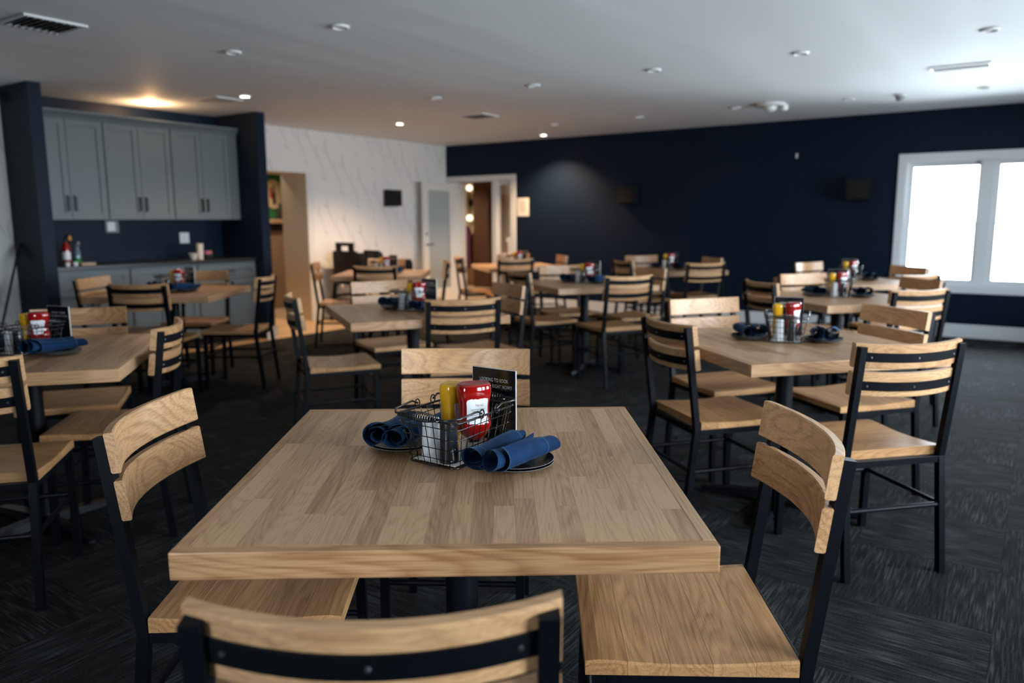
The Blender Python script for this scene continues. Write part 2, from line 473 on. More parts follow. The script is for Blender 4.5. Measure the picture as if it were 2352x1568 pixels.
# ================================================================== room shell
DOOR_U0, DOOR_U1, DOOR_Z = 0.14, 1.25, 1.90
LD_V0, LD_V1, LD_Z = 2.86, 3.95, 1.925      # opening in the white wall
UW0, UW1 = NAVY_WIN
T = 0.22
wall_navy = in_room(structure('wall_navy', room_me('wall_navy', 'navy_paint',
    (-0.0, DOOR_U0, -T, 0, 0, ZC), (DOOR_U0, DOOR_U1, -T, 0, DOOR_Z, ZC), (DOOR_U1, UW0, -T, 0, 0, ZC),
    (UW0, UW1, -T, 0, 0, WIN_Z0), (UW0, UW1, -T, 0, WIN_Z1, ZC), (UW1, UMAX, -T, 0, 0, ZC)), label='matte navy blue wall with the white window'))
wall_white = in_room(structure('wall_white', room_me('wall_white', 'leaf_wallpaper',
    (-T, 0, -T, LD_V0, 0, ZC), (-T, 0, LD_V0, LD_V1, LD_Z, ZC), (-T, 0, LD_V1, 4.14, 0, ZC)), label='off-white wallpapered wall with grey leaf stems'))
wall_left = in_room(structure('wall_left', room_me('wall_left', 'leaf_wallpaper', (0.0, 0.34, 6.42, VMAX, 0, ZC)), label='wallpapered wall left of the navy pillar'))
wall_alcove = in_room(structure('wall_alcove', room_me('wall_alcove', 'navy_paint', (-T, 0.14, 4.14, 6.42, 0, ZC)), label='navy wall behind the grey cabinets'))
b = MB(); segs = []
vv = 0.0
for a, c in RIGHT_WINS:
    rbox(b, UMAX, UMAX + T, vv, a, 0, ZC); rbox(b, UMAX, UMAX + T, a, c, 0, WIN_Z0); rbox(b, UMAX, UMAX + T, a, c, WIN_Z1, ZC); vv = c
rbox(b, UMAX, UMAX + T, vv, VMAX, 0, ZC)
wall_right = in_room(structure('wall_right', b.mesh('wall_right', 'navy_paint_back'), label='navy wall with daylight windows'))
b = MB(); vv = 0.0
for a, c in BACK_WINS:
    rbox(b, vv, a, VMAX, VMAX + T, 0, ZC); rbox(b, a, c, VMAX, VMAX + T, 0, WIN_Z0); rbox(b, a, c, VMAX, VMAX + T, WIN_Z1, ZC); vv = c
rbox(b, vv, UMAX, VMAX, VMAX + T, 0, ZC)
wall_back = in_room(structure('wall_back', b.mesh('wall_back', 'navy_paint_back'), label='navy wall behind the camera'))
ceiling = in_room(structure('ceiling', room_me('ceiling', 'ceiling_paint', (-T, UMAX + T, -T, VMAX + T, ZC, ZC + 0.12)), label='matte white plaster ceiling'))
floor = in_room(structure('floor', room_me('floor', 'carpet_backing', (-T, UMAX + T, -T, VMAX + T, -0.12, -0.008)), label='dark charcoal carpet-tile floor'))

# carpet tiles (quarter-turned) and oak planks as pieces of the floor
TS = 0.5
WOOD_U = 0.92
def cam_view(P, margin=0.25):
    q = P - Vector((0, 0, CAM_H))
    d = q.dot(_f)
    if d < 0.25: return False
    x, y = q.dot(_R) / d * 1765.2, q.dot(_U) / d * 1765.2
    return abs(x) < 1176 * (1 + margin) and -784 * (1 + margin) < y
tile_me = MB().box(-TS / 2 + 0.0006, TS / 2 - 0.0006, -TS / 2 + 0.0006, TS / 2 - 0.0006, -0.008, 0.0).mesh('carpet_tile', 'charcoal_carpet')
stuffb = MB()
nu, nv = int((UMAX - WOOD_U) / TS) + 1, int(VMAX / TS) + 1
cands = []
for i in range(nu):
    for j in range(nv):
        u, v = WOOD_U + TS / 2 + i * TS, TS / 2 + j * TS
        if u > UMAX or v > VMAX: continue
        P = RP(u, v)
        vis = cam_view(P, 0.12)
        cands.append((0 if vis else 1, P.length, u, v, i, j))
cands.sort()
for k, (nvis, d, u, v, i, j) in enumerate(cands):
    if nvis == 0 and k < 290:
        o = link('carpet_tile', tile_me, floor)
        o.location = (u, -v, 0); o.rotation_euler[2] = PI / 2 * ((i + j) % 2)
    else:
        rbox(stuffb, u - TS / 2, u + TS / 2, v - TS / 2, v + TS / 2, -0.008, 0.0)
so = link('carpet_remainder', stuffb.mesh('carpet_remainder', 'charcoal_carpet'), floor); so['kind'] = 'stuff'
PL, PW = 1.15, 0.115
plank_me = MB().box(-PW / 2 + 0.0007, PW / 2 - 0.0007, -PL / 2 + 0.0007, PL / 2 - 0.0007, -0.008, 0.0, 0.0008).mesh('floor_plank', 'floor_oak')
for i in range(8):
    off = (i * 0.43) % PL
    for j in range(-1, 10):
        v = j * PL + off + PL / 2
        if v - PL / 2 < 0 or v + PL / 2 > VMAX: continue
        if v > 7.8: continue
        o = link('floor_plank', plank_me, floor); o.location = (PW / 2 + i * PW, -v, 0)
o = link('plank_remainder', room_me('plank_remainder', 'floor_oak', (0, WOOD_U, 7.0, VMAX, -0.0085, -0.001), (0, WOOD_U, 0, 1.3, -0.0085, -0.001)), floor); o['kind'] = 'stuff'

# baseboards
def base(name, *boxes, label):
    return in_room(structure(name, room_me(name, 'white_trim', *boxes, bev=0.004), label=label))
base('baseboard_navy', (1.36, UMAX, 0, 0.016, 0, 0.15), label='white baseboard along the navy wall')
base('baseboard_white', (0, 0.016, 0.02, LD_V0 - 0.02, 0, 0.14), label='white baseboard along the wallpapered wall')
base('baseboard_left', (0.34, 0.356, 6.56, VMAX, 0, 0.14), label='white baseboard left of the pillar')
# navy pillars framing the cabinets
P_U = 0.86
pil_me = room_me('pillar', 'navy_paint', (0, P_U, -0.055, 0.055, 0, ZC - 0.001))
for nm, v, lb in (('wall_pillar', 4.195, 'slim navy pillar between cabinets and doorway'), ('wall_pillar', 6.475, 'slim navy pillar left of the grey cabinets')):
    o = structure(nm, pil_me, None, RP(0, v), WY, lb)
    bb = link('pillar_baseboard', room_me('pillar_baseboard', 'white_trim', (P_U, P_U + 0.014, -0.065, 0.065, 0, 0.14), (0.36, P_U + 0.014, -0.069, -0.0555, 0, 0.14) if v < 5 else (0.36, P_U + 0.014, 0.0555, 0.069, 0, 0.14)), o)
# doorway in the white wall : thick plaster reveals and the room behind
rev = in_room(structure('door_2', room_me('door_reveal', 'beige_plaster', (-0.50, -T, LD_V0 - 0.12, LD_V0, 0, LD_Z + 0.1), (-T, 0.0, LD_V0, LD_V0 + 0.004, 0, LD_Z),
    (-0.50, 0, LD_V0, LD_V1, LD_Z - 0.004, LD_Z + 0.1 if False else LD_Z), (-0.50, -0.001, LD_V1 - 0.004, LD_V1 + 0.02, 0, LD_Z)), label='beige plastered doorway opening beside the cabinets'))
# white casing strip around the opening
link('casing', room_me('casing', 'white_paint', (0.0, 0.008, LD_V0 - 0.11, LD_V0 - 0.002, 0, LD_Z + 0.01)), rev)
hallA = in_room(structure('wall_side_room', room_me('wall_side_room', 'green_paint', (-1.75, -1.6, 0.4, 5.2, 1.34, ZC)), label='green upper wall of the side room'))
link('lower_panel', room_me('lower_panel', 'brown_panel', (-1.75, -1.58, 0.4, 5.2, 0, 1.17)), hallA)
link('rail_dark', room_me('rail_dark', 'counter_dark', (-1.75, -1.57, 0.4, 5.2, 1.17, 1.28)), hallA)
link('ledge', room_me('ledge', 'tan_board', (-1.75, -1.50, 0.4, 5.2, 1.28, 1.34), bev=0.004), hallA)
in_room(structure('wall_side_room_end', room_me('wall_side_room_end', 'hall_wall', (-1.75, -0.22, 5.1, 5.2, 0, ZC + 0.1), (-1.75, -0.22, 0.3, 0.41, 0, ZC + 0.1), (-1.80, -1.75, 0.3, 5.2, 0, ZC + 0.1)), label='tan end walls of the side room'))
in_room(structure('floor_side_room', room_me('floor_side_room', 'floor_oak', (-1.75, -0.0, 0.4, 5.2, -0.1, -0.002)), label='pale wood floor of the side room'))
in_room(structure('ceiling_side_room', room_me('ceiling_side_room', 'ceiling_paint', (-1.75, -0.22, 0.4, 5.2, ZC, ZC + 0.1)), label='ceiling of the side room'))
# lobby behind the glazed door
in_room(structure('floor_lobby', room_me('floor_lobby', 'floor_oak', (-3.4, 2.4, -3.0, -T, -0.1, -0.002), (DOOR_U0, DOOR_U1, -T, 0, -0.1, -0.002)), label='wood floor of the lobby'))
in_room(structure('ceiling_lobby', room_me('ceiling_lobby', 'ceiling_paint', (-3.4, 2.4, -3.0, -T, ZC, ZC + 0.1)), label='ceiling of the lobby'))
in_room(structure('wall_lobby_sky_stop', room_me('wall_lobby_sky_stop', 'hall_wall', (-3.5, 0.0, -T - 0.1, -T, 0, ZC + 0.1), (UMAX - 0.1, UMAX, -T - 0.05, -T, 0, 0.2)), label='added unseen lobby wall that keeps the sky light out'))  # added out-of-view wall, blocks sky light from leaking into the lobby
lob = in_room(structure('wall_lobby', room_me('wall_lobby', 'hall_wall', (-3.4, -0.86, -3.0, -2.9, 0, ZC), (-3.5, -3.4, -3.0, -T, 0, ZC), (2.4, 2.5, -3.0, -T, 0, ZC)), label='tan lobby wall'))
link('white_section', room_me('white_section', 'white_paint', (-0.86, 2.4, -3.0, -2.9, 0, ZC)), lob)
in_room(structure('wall_lobby_return', room_me('wall_lobby_return', 'white_paint', (DOOR_U0 + 0.0005, DOOR_U0 + 0.012, -0.30, -0.0, 0, DOOR_Z)), label='white door jamb beside the glass door'))

# ------------------------------------------------------------------ French door : casing, sidelight, open leaf
d1 = bpy.data.objects.new('door_1', None); COL.objects.link(d1); in_room(d1)
d1['kind'] = 'structure'; d1['label'] = 'white glazed double door frame in the navy wall'
link('casing', room_me('casing', 'white_paint', (0.0, 1.35, 0.0, 0.02, DOOR_Z, 1.99), (1.25, 1.35, 0.0, 0.02, 0, DOOR_Z), (0.0, DOOR_U0, 0.0, 0.02, 0, DOOR_Z), bev=0.003), d1)
link('mullion_post', room_me('mullion_post', 'white_paint', (0.895, 0.985, -0.10, 0.0, 0, DOOR_Z), bev=0.003), d1)
sl = link('sidelight_frame', room_me('sidelight_frame', 'white_paint', (0.985, 1.25, -0.08, -0.03, 0, 0.25), (0.985, 1.25, -0.08, -0.03, DOOR_Z - 0.06, DOOR_Z), (0.985, 1.02, -0.08, -0.03, 0.25, DOOR_Z - 0.06), (1.215, 1.25, -0.08, -0.03, 0.25, DOOR_Z - 0.06)), d1)
link('pane', room_me('pane', 'window_glass', (1.02, 1.215, -0.06, -0.054, 0.25, DOOR_Z - 0.06)), sl)
d3 = bpy.data.objects.new('door_3', None); COL.objects.link(d3)
d3.location = RP(0.185, 0.05); d3.rotation_euler[2] = WY - RAD(1)
d3['kind'] = 'structure'; d3['label'] = 'white open door leaf with one tall glass pane'
LW, LH = 0.74, 1.885
def leafbox(*bx, mat='white_paint', name='f', bev=0.003):
    bb = MB()
    for q in bx: rbox(bb, *q, bev)
    return bb.mesh(name, mat)
link('stile', leafbox((-0.02, 0.02, 0, 0.12, 0.015, LH), name='stile'), d3)
link('stile', leafbox((-0.02, 0.02, LW - 0.12, LW, 0.015, LH), name='stile'), d3)
link('rail', leafbox((-0.02, 0.02, 0.12, LW - 0.12, LH - 0.12, LH), name='rail'), d3)
link('rail', leafbox((-0.02, 0.02, 0.12, LW - 0.12, 0.015, 0.26), name='rail'), d3)
link('pane', leafbox((-0.003, 0.003, 0.12, LW - 0.12, 0.26, LH - 0.12), mat='door_glass', name='pane', bev=0), d3)
hb = MB(); hb.tube([(0.02, -(LW - 0.06), 0.95), (0.055, -(LW - 0.06), 0.95), (0.06, -(LW - 0.085), 0.95), (0.06, -(LW - 0.18), 0.95)], 0.009)
hb.tube([(-0.02, -(LW - 0.06), 0.95), (-0.055, -(LW - 0.06), 0.95), (-0.06, -(LW - 0.085), 0.95), (-0.06, -(LW - 0.18), 0.95)], 0.009)
hb.lathe([(0.026, -0.008), (0.026, 0.008)], 16, (0.0, -(LW - 0.06), 0.95))
link('handle', hb.mesh('handle', 'handle_dark', True), d3)
kb = MB(); kb.tube([(0.02, -(LW - 0.06), 1.11), (0.036, -(LW - 0.06), 1.11)], 0.021, 16)
link('lock', kb.mesh('lock', 'screw_steel', True), d3)

# ------------------------------------------------------------------ windows
def window(name, origin, rz, W, label):
    """frame centred on origin; local x along the wall, local -y to the room"""
    w = bpy.data.objects.new(name, None); COL.objects.link(w); w.location = origin; w.rotation_euler[2] = rz
    w['kind'] = 'structure'; w['label'] = label
    h0, h1, a = WIN_Z0, WIN_Z1, W / 2
    c = 0.085
    bb = MB()
    for q in ((-a - c, -a, -0.022, 0.0, h0 - c, h1 + c), (a, a + c, -0.022, 0.0, h0 - c, h1 + c), (-a, a, -0.022, 0.0, h1, h1 + c), (-a, a, -0.022, 0.0, h0 - c, h0)): bb.box(*q, 0.004)
    link('casing', bb.mesh('casing', 'white_trim'), w)
    bb = MB()
    for q in ((-a, -a + 0.012, 0, T, h0, h1), (a - 0.012, a, 0, T, h0, h1), (-a, a, 0, T, h1 - 0.012, h1), (-a, a, 0, T, h0, h0 + 0.012)): bb.box(*q)
    link('jamb', bb.mesh('jamb', 'white_trim'), w)
    link('mullion', MB().box(-0.065, 0.065, 0.05, 0.13, h0 + 0.012, h1 - 0.012, 0.004).mesh('mullion', 'white_trim'), w)
    zm = 1.247
    for s in (-1, 1):
        x0, x1 = (-a + 0.012, -0.065) if s < 0 else (0.065, a - 0.012)
        for z0, z1, y in ((h0 + 0.012, zm + 0.012, 0.06), (zm - 0.012, h1 - 0.012, 0.09)):
            f = 0.05 if True else 0
            fb = MB()
            lo = f if z0 < 1 else 0.022
            hi = 0.022 if z0 < 1 else f
            for q in ((x0, x0 + f, y, y + 0.03, z0, z1), (x1 - 0.02, x1, y, y + 0.03, z0, z1), (x0 + f, x1 - 0.02, y, y + 0.03, z0, z0 + lo), (x0 + f, x1 - 0.02, y, y + 0.03, z1 - hi, z1)): fb.box(*q, 0.002)
            so = link('sash', fb.mesh('sash', 'white_trim'), w)
            link('pane', MB().box(x0 + f, x1 - 0.02, y + 0.012, y + 0.017, z0 + lo, z1 - hi).mesh('pane', 'window_glass'), so)
    return w
window('window_1', RP((UW0 + UW1) / 2, 0), WY, UW1 - UW0, 'white framed double sash window in the navy wall')
for i, (a, c) in enumerate(RIGHT_WINS):
    window('window_%d' % (i + 2), RP(UMAX, (a + c) / 2), WY - PI / 2, c - a, 'white double sash window in the right wall, number %d from the navy wall' % (i + 1))
for i, (a, c) in enumerate(BACK_WINS):
    window('window_%d' % (i + 5), RP((a + c) / 2, VMAX), WY + PI, c - a, 'white double sash window in the wall behind the camera')

# ================================================================== cabinets in the alcove
CV0, CV1 = 4.25, 6.42
UB0, UB1 = 0.14, 0.50          # wall cabinets
CZ0, CZ1 = 1.328, 2.245
W3 = (CV1 - CV0 - 0.10) / 3
def shaker_door(parent, u, v0, v1, z0, z1, hv, hz, horizontal=False, name='door'):
    fr = 0.058
    bb = MB()
    for q in ((v0, v0 + fr, z0, z1), (v1 - fr, v1, z0, z1), (v0 + fr, v1 - fr, z0, z0 + fr), (v0 + fr, v1 - fr, z1 - fr, z1)):
        rbox(bb, u, u + 0.02, q[0], q[1], q[2], q[3], 0.0015)
    rbox(bb, u, u + 0.009, v0 + fr, v1 - fr, z0 + fr, z1 - fr)
    d = link(name, bb.mesh(name, 'cabinet_grey'), parent)
    h = MB()
    L = 0.065
    if horizontal: pts = [(u + 0.02, -(hv - L), hz), (u + 0.046, -(hv - L), hz), (u + 0.046, -(hv + L), hz), (u + 0.02, -(hv + L), hz)]
    else: pts = [(u + 0.02, -hv, hz - L), (u + 0.046, -hv, hz - L), (u + 0.046, -hv, hz + L), (u + 0.02, -hv, hz + L)]
    h.tube(pts, 0.0065, square=True)
    link('handle', h.mesh('handle', 'handle_dark'), d)
words = ('left', 'middle', 'right')
for i in range(3):
    v1 = CV1 - 0.0 - i * W3; v0 = v1 - W3
    t = in_room(thing('wall_cabinet', 'grey %s wall cabinet with two shaker doors above the dark counter' % words[i], 'cabinet', (0, 0, 0), 0, 'grey wall cabinets'))
    link('body', room_me('body', 'cabinet_grey', (UB0, UB1 - 0.022, v0 + 0.0015, v1 - 0.0015, CZ0, CZ1)), t)
    mid = (v0 + v1) / 2
    shaker_door(t, UB1 - 0.021, v0 + 0.006, mid - 0.002, CZ0 + 0.004, CZ1 - 0.004, mid - 0.032, CZ0 + 0.15)
    shaker_door(t, UB1 - 0.021, mid + 0.002, v1 - 0.006, CZ0 + 0.004, CZ1 - 0.004, mid + 0.032, CZ0 + 0.15)
ep = in_room(link('cabinet_filler', room_me('cabinet_filler', 'cabinet_grey', (UB0, UB1 - 0.004, CV0, CV0 + 0.098, CZ0, CZ1))))
tag(ep, 'narrow grey filler panel at the right end of the wall cabinets', 'panel')
cr_b = MB()
prof = [(UB1 - 0.02, CZ1), (UB1 + 0.006, CZ1), (UB1 + 0.012, CZ1 + 0.015), (UB1 + 0.04, CZ1 + 0.045), (UB1 + 0.055, CZ1 + 0.05), (UB1 + 0.055, CZ1 + 0.068), (UB0, CZ1 + 0.068), (UB0, CZ1)]
cr_b.loft([[(u, -v, z) for u, z in prof] for v in (CV0, CV1)])
tag(in_room(link('crown_moulding', cr_b.mesh('crown_moulding', 'cabinet_grey'))), 'grey crown moulding along the top of the wall cabinets', 'moulding')
LZ = 0.873
W3b = (CV1 - CV0) / 3
for i in range(3):
    v1 = CV1 - i * W3b; v0 = v1 - W3b
    t = in_room(thing('base_cabinet', 'grey %s base cabinet with drawer and two doors under the counter' % words[i], 'cabinet', (0, 0, 0), 0, 'grey base cabinets'))
    link('body', room_me('body', 'cabinet_grey', (0.14, 0.70, v0 + 0.0015, v1 - 0.0015, 0.09, LZ)), t)
    link('toe_kick', room_me('toe_kick', 'counter_dark', (0.14, 0.64, v0 + 0.0015, v1 - 0.0015, 0.0, 0.09)), t)
    mid = (v0 + v1) / 2
    shaker_door(t, 0.701, v0 + 0.008, v1 - 0.008, 0.70, LZ - 0.008, mid, 0.78, True, 'drawer')
    shaker_door(t, 0.701, v0 + 0.008, mid - 0.002, 0.10, 0.69, mid - 0.032, 0.60)
    shaker_door(t, 0.701, mid + 0.002, v1 - 0.008, 0.10, 0.69, mid + 0.032, 0.60)
tag(in_room(link('countertop', room_me('countertop', 'counter_dark', (0.14, 0.745, CV0 + 0.001, CV1 - 0.001, LZ + 0.0005, 0.91), bev=0.004))), 'dark stone countertop on the grey base cabinets', 'countertop')

# things on and above the counter
def simple(name, me, label, cat, loc, rz=0.0, group=None):
    return tag(link(name, me, None, loc, rz), label, cat, group)
CT = 0.9105
th_ = thing('thermostat', 'grey box with a white screen on the navy alcove wall', 'thermostat', RP(0.14, 5.53, 1.262), WY)
link('housing', MB().box(0, 0.022, -0.07, 0.07, -0.063, 0.063, 0.01).mesh('housing', 'fixture_grey'), th_)
link('screen', MB().box(0.0215, 0.03, -0.055, 0.025, -0.045, 0.045, 0.004).mesh('screen', 'white_plastic'), th_)
ou = thing('power_outlet', 'white outlet plate on the navy wall above the counter', 'outlet', RP(0.14, 4.73, 1.132), WY)
link('plate', MB().box(0, 0.007, -0.056, 0.056, -0.058, 0.058, 0.003).mesh('plate', 'white_plastic'), ou)
link('socket', MB().box(0.0068, 0.012, -0.02, 0.02, -0.03, 0.03, 0.003).mesh('socket', 'fixture_white'), ou)
bt = thing('fire_extinguisher', 'red extinguisher with white label and black top at counter left end', 'extinguisher', RP(0.45, 6.14, CT), WY)
link('cylinder', MB().lathe([(0.0, 0), (0.03, 0), (0.034, 0.01), (0.034, 0.17), (0.026, 0.20), (0.012, 0.212), (0.0, 0.212)]).mesh('cylinder', 'ketchup_red', True), bt)
link('label', MB().lathe([(0.0345, 0.05), (0.0347, 0.052), (0.0347, 0.12), (0.0345, 0.122)]).mesh('label', 'label_white', True), bt)
b = MB(); b.lathe([(0.0, 0.205), (0.016, 0.205), (0.016, 0.24), (0.0, 0.24)], 16); b.tube([(0.0, 0, 0.235), (0.05, -0.01, 0.27), (0.085, -0.01, 0.29)], 0.009); b.tube([(0, 0, 0.235), (-0.01, 0.03, 0.25), (-0.02, 0.05, 0.18), (-0.01, 0.045, 0.06)], 0.008)
link('valve', b.mesh('valve', 'handle_dark', True), bt)
link('tag', MB().box(0.02, 0.023, 0.02, 0.045, 0.23, 0.27).mesh('tag', 'orange_paper'), bt)
sb = thing('spray_bottle', 'clear bottle with green liquid at the left end of the counter', 'bottle', RP(0.42, 6.03, CT), WY)
link('bottle', MB().lathe([(0, 0), (0.032, 0), (0.034, 0.008), (0.034, 0.06), (0.033, 0.061), (0.0, 0.061)]).mesh('bottle', 'bottle_green', True), sb)
link('upper', MB().lathe([(0.033, 0.0615), (0.033, 0.12), (0.022, 0.15), (0.012, 0.165), (0.012, 0.19), (0, 0.19)]).mesh('upper', 'bottle_clear', True), sb)
b = MB(); b.box(-0.012, 0.05, -0.011, 0.011, 0.19, 0.215, 0.004); b.tube([(0.03, 0, 0.19), (0.04, 0, 0.165)], 0.005)
link('trigger', b.mesh('trigger', 'fixture_grey'), sb)
for i, (v, lb) in enumerate(((6.24, 'small white cup in front of the red extinguisher'), (6.17, 'small white cup in front of the green bottle'))):
    simple('small_cup', MB().lathe([(0, 0), (0.018, 0), (0.022, 0.035), (0.019, 0.035), (0.016, 0.006), (0, 0.006)]).mesh('small_cup', 'white_plastic', True), lb, 'cup', RP(0.66, v, CT), WY, 'small cups on the counter')
simple('flat_box', MB().box(-0.045, 0.045, -0.065, 0.065, 0, 0.024, 0.003).mesh('flat_box', 'tan_box'), 'low tan box on the left of the counter', 'box', RP(0.62, 6.05, CT), WY)
simple('paper_cup', MB().lathe([(0, 0), (0.03, 0), (0.036, 0.16), (0.038, 0.162), (0.035, 0.165), (0.033, 0.16), (0.028, 0.006), (0, 0.006)]).mesh('paper_cup', 'cup_white', True), 'tall stack of white cups on the counter', 'cup', RP(0.52, 4.80, CT), WY)
simple('small_bowl', MB().lathe([(0, 0), (0.03, 0), (0.032, 0.006), (0.05, 0.06), (0.053, 0.066), (0.047, 0.064), (0.028, 0.012), (0, 0.012)]).mesh('small_bowl', 'cup_white', True), 'small cream bowl left of the cups on the counter', 'bowl', RP(0.55, 4.90, CT), WY)
pk = thing('sugar_caddy', 'dark caddy of pink sugar packets right of the cups', 'caddy', RP(0.50, 4.70, CT), WY)
b = MB()
for q in ((-0.035, 0.035, -0.045, 0.045, 0, 0.006), (-0.035, -0.03, -0.045, 0.045, 0, 0.05), (0.03, 0.035, -0.045, 0.045, 0, 0.05), (-0.03, 0.03, -0.045, -0.04, 0, 0.05), (-0.03, 0.03, 0.04, 0.045, 0, 0.05)): b.box(*q)
link('tray', b.mesh('tray', 'handle_dark'), pk)
for i in range(6):
    link('packet', MB().box(-0.025, 0.025, -0.004, 0.004, 0.007, 0.085).mesh('packet', 'pink_packets' if i else 'orange_paper'), pk, (0, 0.032 - i * 0.012, 0))

# ================================================================== recessed lights, vents, detectors
ring_me = MB().lathe([(0.046, -0.009), (0.054, -0.005), (0.058, 0.0), (0.059, 0.004), (0.040, 0.004), (0.039, -0.002)], 28, ring=True).mesh('trim_ring', 'fixture_white', True)
lens_me = MB().lathe([(0.0, 0.001), (0.038, 0.001), (0.040, 0.004), (0.0, 0.004)], 24).mesh('lens', 'downlight_lens', True)
lens_on = MB().lathe([(0.0, -0.006), (0.041, -0.004), (0.041, 0.004), (0.0, 0.004)], 24).mesh('lens_lit', 'downlight_glow', True)
def downlight(u, v, lit=None, label='', soft=False, bare=False):
    t = thing('recessed_light', label, 'ceiling light', RP(u, v, ZC - 0.006), WY, 'recessed ceiling lights')
    link('trim_ring', ring_me, t)
    link('lens', lens_on if lit else lens_me, t)
    if lit:
        d = bpy.data.lights.new('downlight', 'POINT' if bare else 'SPOT'); d.energy = lit; d.color = (1.0, 0.56, 0.26) if bare else (1.0, 0.66, 0.38) if not soft else (1.0, 0.84, 0.66); d.shadow_soft_size = 0.04
        if not bare: d.spot_size = RAD(125); d.spot_blend = 0.7
        lo = bpy.data.objects.new('downlight', d); lo.parent = t; lo.location = (0, 0, -0.075 if bare else -0.025); COL.objects.link(lo)
off = [(3.19, 6.21, 'unlit recessed light at upper left of the ceiling, beyond the big vent'), (4.32, 6.27, 'unlit recessed light highest in the picture, left of centre'),
       (3.02, 3.83, 'unlit recessed light above the lit one in front of the wallpaper'), (4.16, 3.86, 'unlit recessed light over the doorway corner, second in its row'),
       (5.30, 3.88, 'unlit recessed light third in its row, above the middle table'), (6.41, 3.84, 'unlit recessed light fourth in its row, above the window-row tables'),
       (7.56, 3.85, 'unlit recessed light at the upper right corner of the picture'), (2.86, 1.39, 'unlit recessed light nearest the lit one by the navy wall'),
       (4.00, 1.39, 'unlit recessed light near the navy wall, second in its row'), (5.14, 1.44, 'unlit recessed light just left of the ceiling projector plate'),
       (6.24, 1.34, 'unlit recessed light between the ceiling plate and the grey detector'), (7.39, 1.35, 'unlit recessed light above the white window')]
for u, v, lb in off: downlight(u, v, None, lb)
for u, v, e, lb in ((0.53, 5.24, 15, 'lit recessed light close above the wall cabinets'), (1.66, 4.98, 70, 'lit recessed light beside the ceiling vent near the pillar'),
                    (1.41, 2.59, 260, 'lit recessed light in front of the wallpapered wall'), (2.14, 0.49, 260, 'lit recessed light washing the navy wall')):
    downlight(u, v, e, lb, False, u < 1)
downlight(-1.0, 2.9, 120, 'unseen recessed light added to brighten the side room', True); downlight(-1.6, -1.6, 150, 'unseen recessed light added to brighten the lobby behind the glass door', True); downlight(0.6, -1.4, 170, 'second unseen recessed light added to brighten the lobby', True)  # out-of-view lamps added to light the adjoining rooms

def vent(u, v, su, sv, label, dark=False, slats=6, along='v'):
    t = thing('ceiling_vent', label, 'vent', RP(u, v, ZC), WY, 'ceiling vents')
    b = MB(); w = 0.022; zz = (-0.014, -0.0005)
    for q in ((-su / 2, su / 2, -sv / 2, -sv / 2 + w), (-su / 2, su / 2, sv / 2 - w, sv / 2), (-su / 2, -su / 2 + w, -sv / 2 + w, sv / 2 - w), (su / 2 - w, su / 2, -sv / 2 + w, sv / 2 - w)):
        b.box(*q, *zz, 0.003)
    link('frame', b.mesh('frame', 'fixture_white'), t)
    link('backing', MB().box(-su / 2 + w, su / 2 - w, -sv / 2 + w, sv / 2 - w, -0.002, -0.0005).mesh('backing', 'vent_dark' if dark else 'fixture_grey'), t)
    if along == 'v':
        step = (su - 2 * w) / slats
        me = MB().obox((0, 0, 0), (1, 0, 0.8), (0, 1, 0), (-0.8, 0, 1), step * 0.42, sv / 2 - w, 0.0012).mesh('slat', 'fixture_grey' if dark else 'fixture_white')
        for k in range(slats): link('slat', me, t, (-su / 2 + w + step * (k + 0.5), 0, -0.009))
    else:
        step = (sv - 2 * w) / slats
        me = MB().obox((0, 0, 0), (1, 0, 0), (0, 1, 0.8), (0, -0.8, 1), su / 2 - w, step * 0.42, 0.0012).mesh('slat', 'fixture_grey' if dark else 'fixture_white')
        for k in range(slats): link('slat', me, t, (0, -sv / 2 + w + step * (k + 0.5), -0.009))
vent(2.94, 7.34, 0.34, 0.36, 'large dark ceiling vent at the upper left corner', True, 8, 'u')
vent(1.26, 4.98, 0.36, 0.30, 'white ceiling vent beside the lit lamp near the cabinets', False, 7, 'u')
vent(2.59, 2.57, 0.34, 0.30, 'ceiling vent in front of the wallpapered wall', True, 7, 'u')
vent(7.30, 2.59, 0.42, 0.20, 'slim white ceiling vent at the upper right above the window', False, 6, 'u')
pd = thing('ceiling_plate', 'round dark ceiling plate with a white dome near the navy wall', 'ceiling fixture', RP(5.52, 1.5, ZC), WY)
link('plate', MB().lathe([(0, -0.03), (0.13, -0.03), (0.15, -0.012), (0.15, -0.0005), (0, -0.0005)], 28).mesh('plate', 'fixture_white', True), pd)
link('dome', MB().lathe([(0, -0.085), (0.035, -0.08), (0.06, -0.06), (0.066, -0.0305), (0, -0.0305)], 20).mesh('dome', 'fixture_white', True), pd)
link('lamp_head', MB().lathe([(0, -0.075), (0.03, -0.07), (0.042, -0.04), (0.036, -0.0125), (0, -0.0125)], 16, (0.12, 0.08, 0)).mesh('lamp_head', 'white_plastic', True), pd)
gd = thing('smoke_detector', 'small grey detector on the ceiling left of the window', 'detector', RP(6.70, 1.33, ZC), WY)
link('base', MB().lathe([(0, -0.015), (0.055, -0.015), (0.06, -0.0005), (0, -0.0005)], 20).mesh('base', 'fixture_white', True), gd)
link('head', MB().lathe([(0, -0.06), (0.025, -0.058), (0.042, -0.04), (0.045, -0.0155), (0, -0.0155)], 20).mesh('head', 'fixture_grey', True), gd)
dc = thing('security_camera', 'white dome camera at the ceiling in the top left corner', 'camera', RP(0.34, 6.62, 2.40), WY)
link('mount', MB().lathe([(0, 0.03), (0.055, 0.03), (0.06, 0.0), (0.058, -0.01), (0, -0.01)], 20, (0.07, 0, 0)).mesh('mount', 'white_plastic', True), dc)
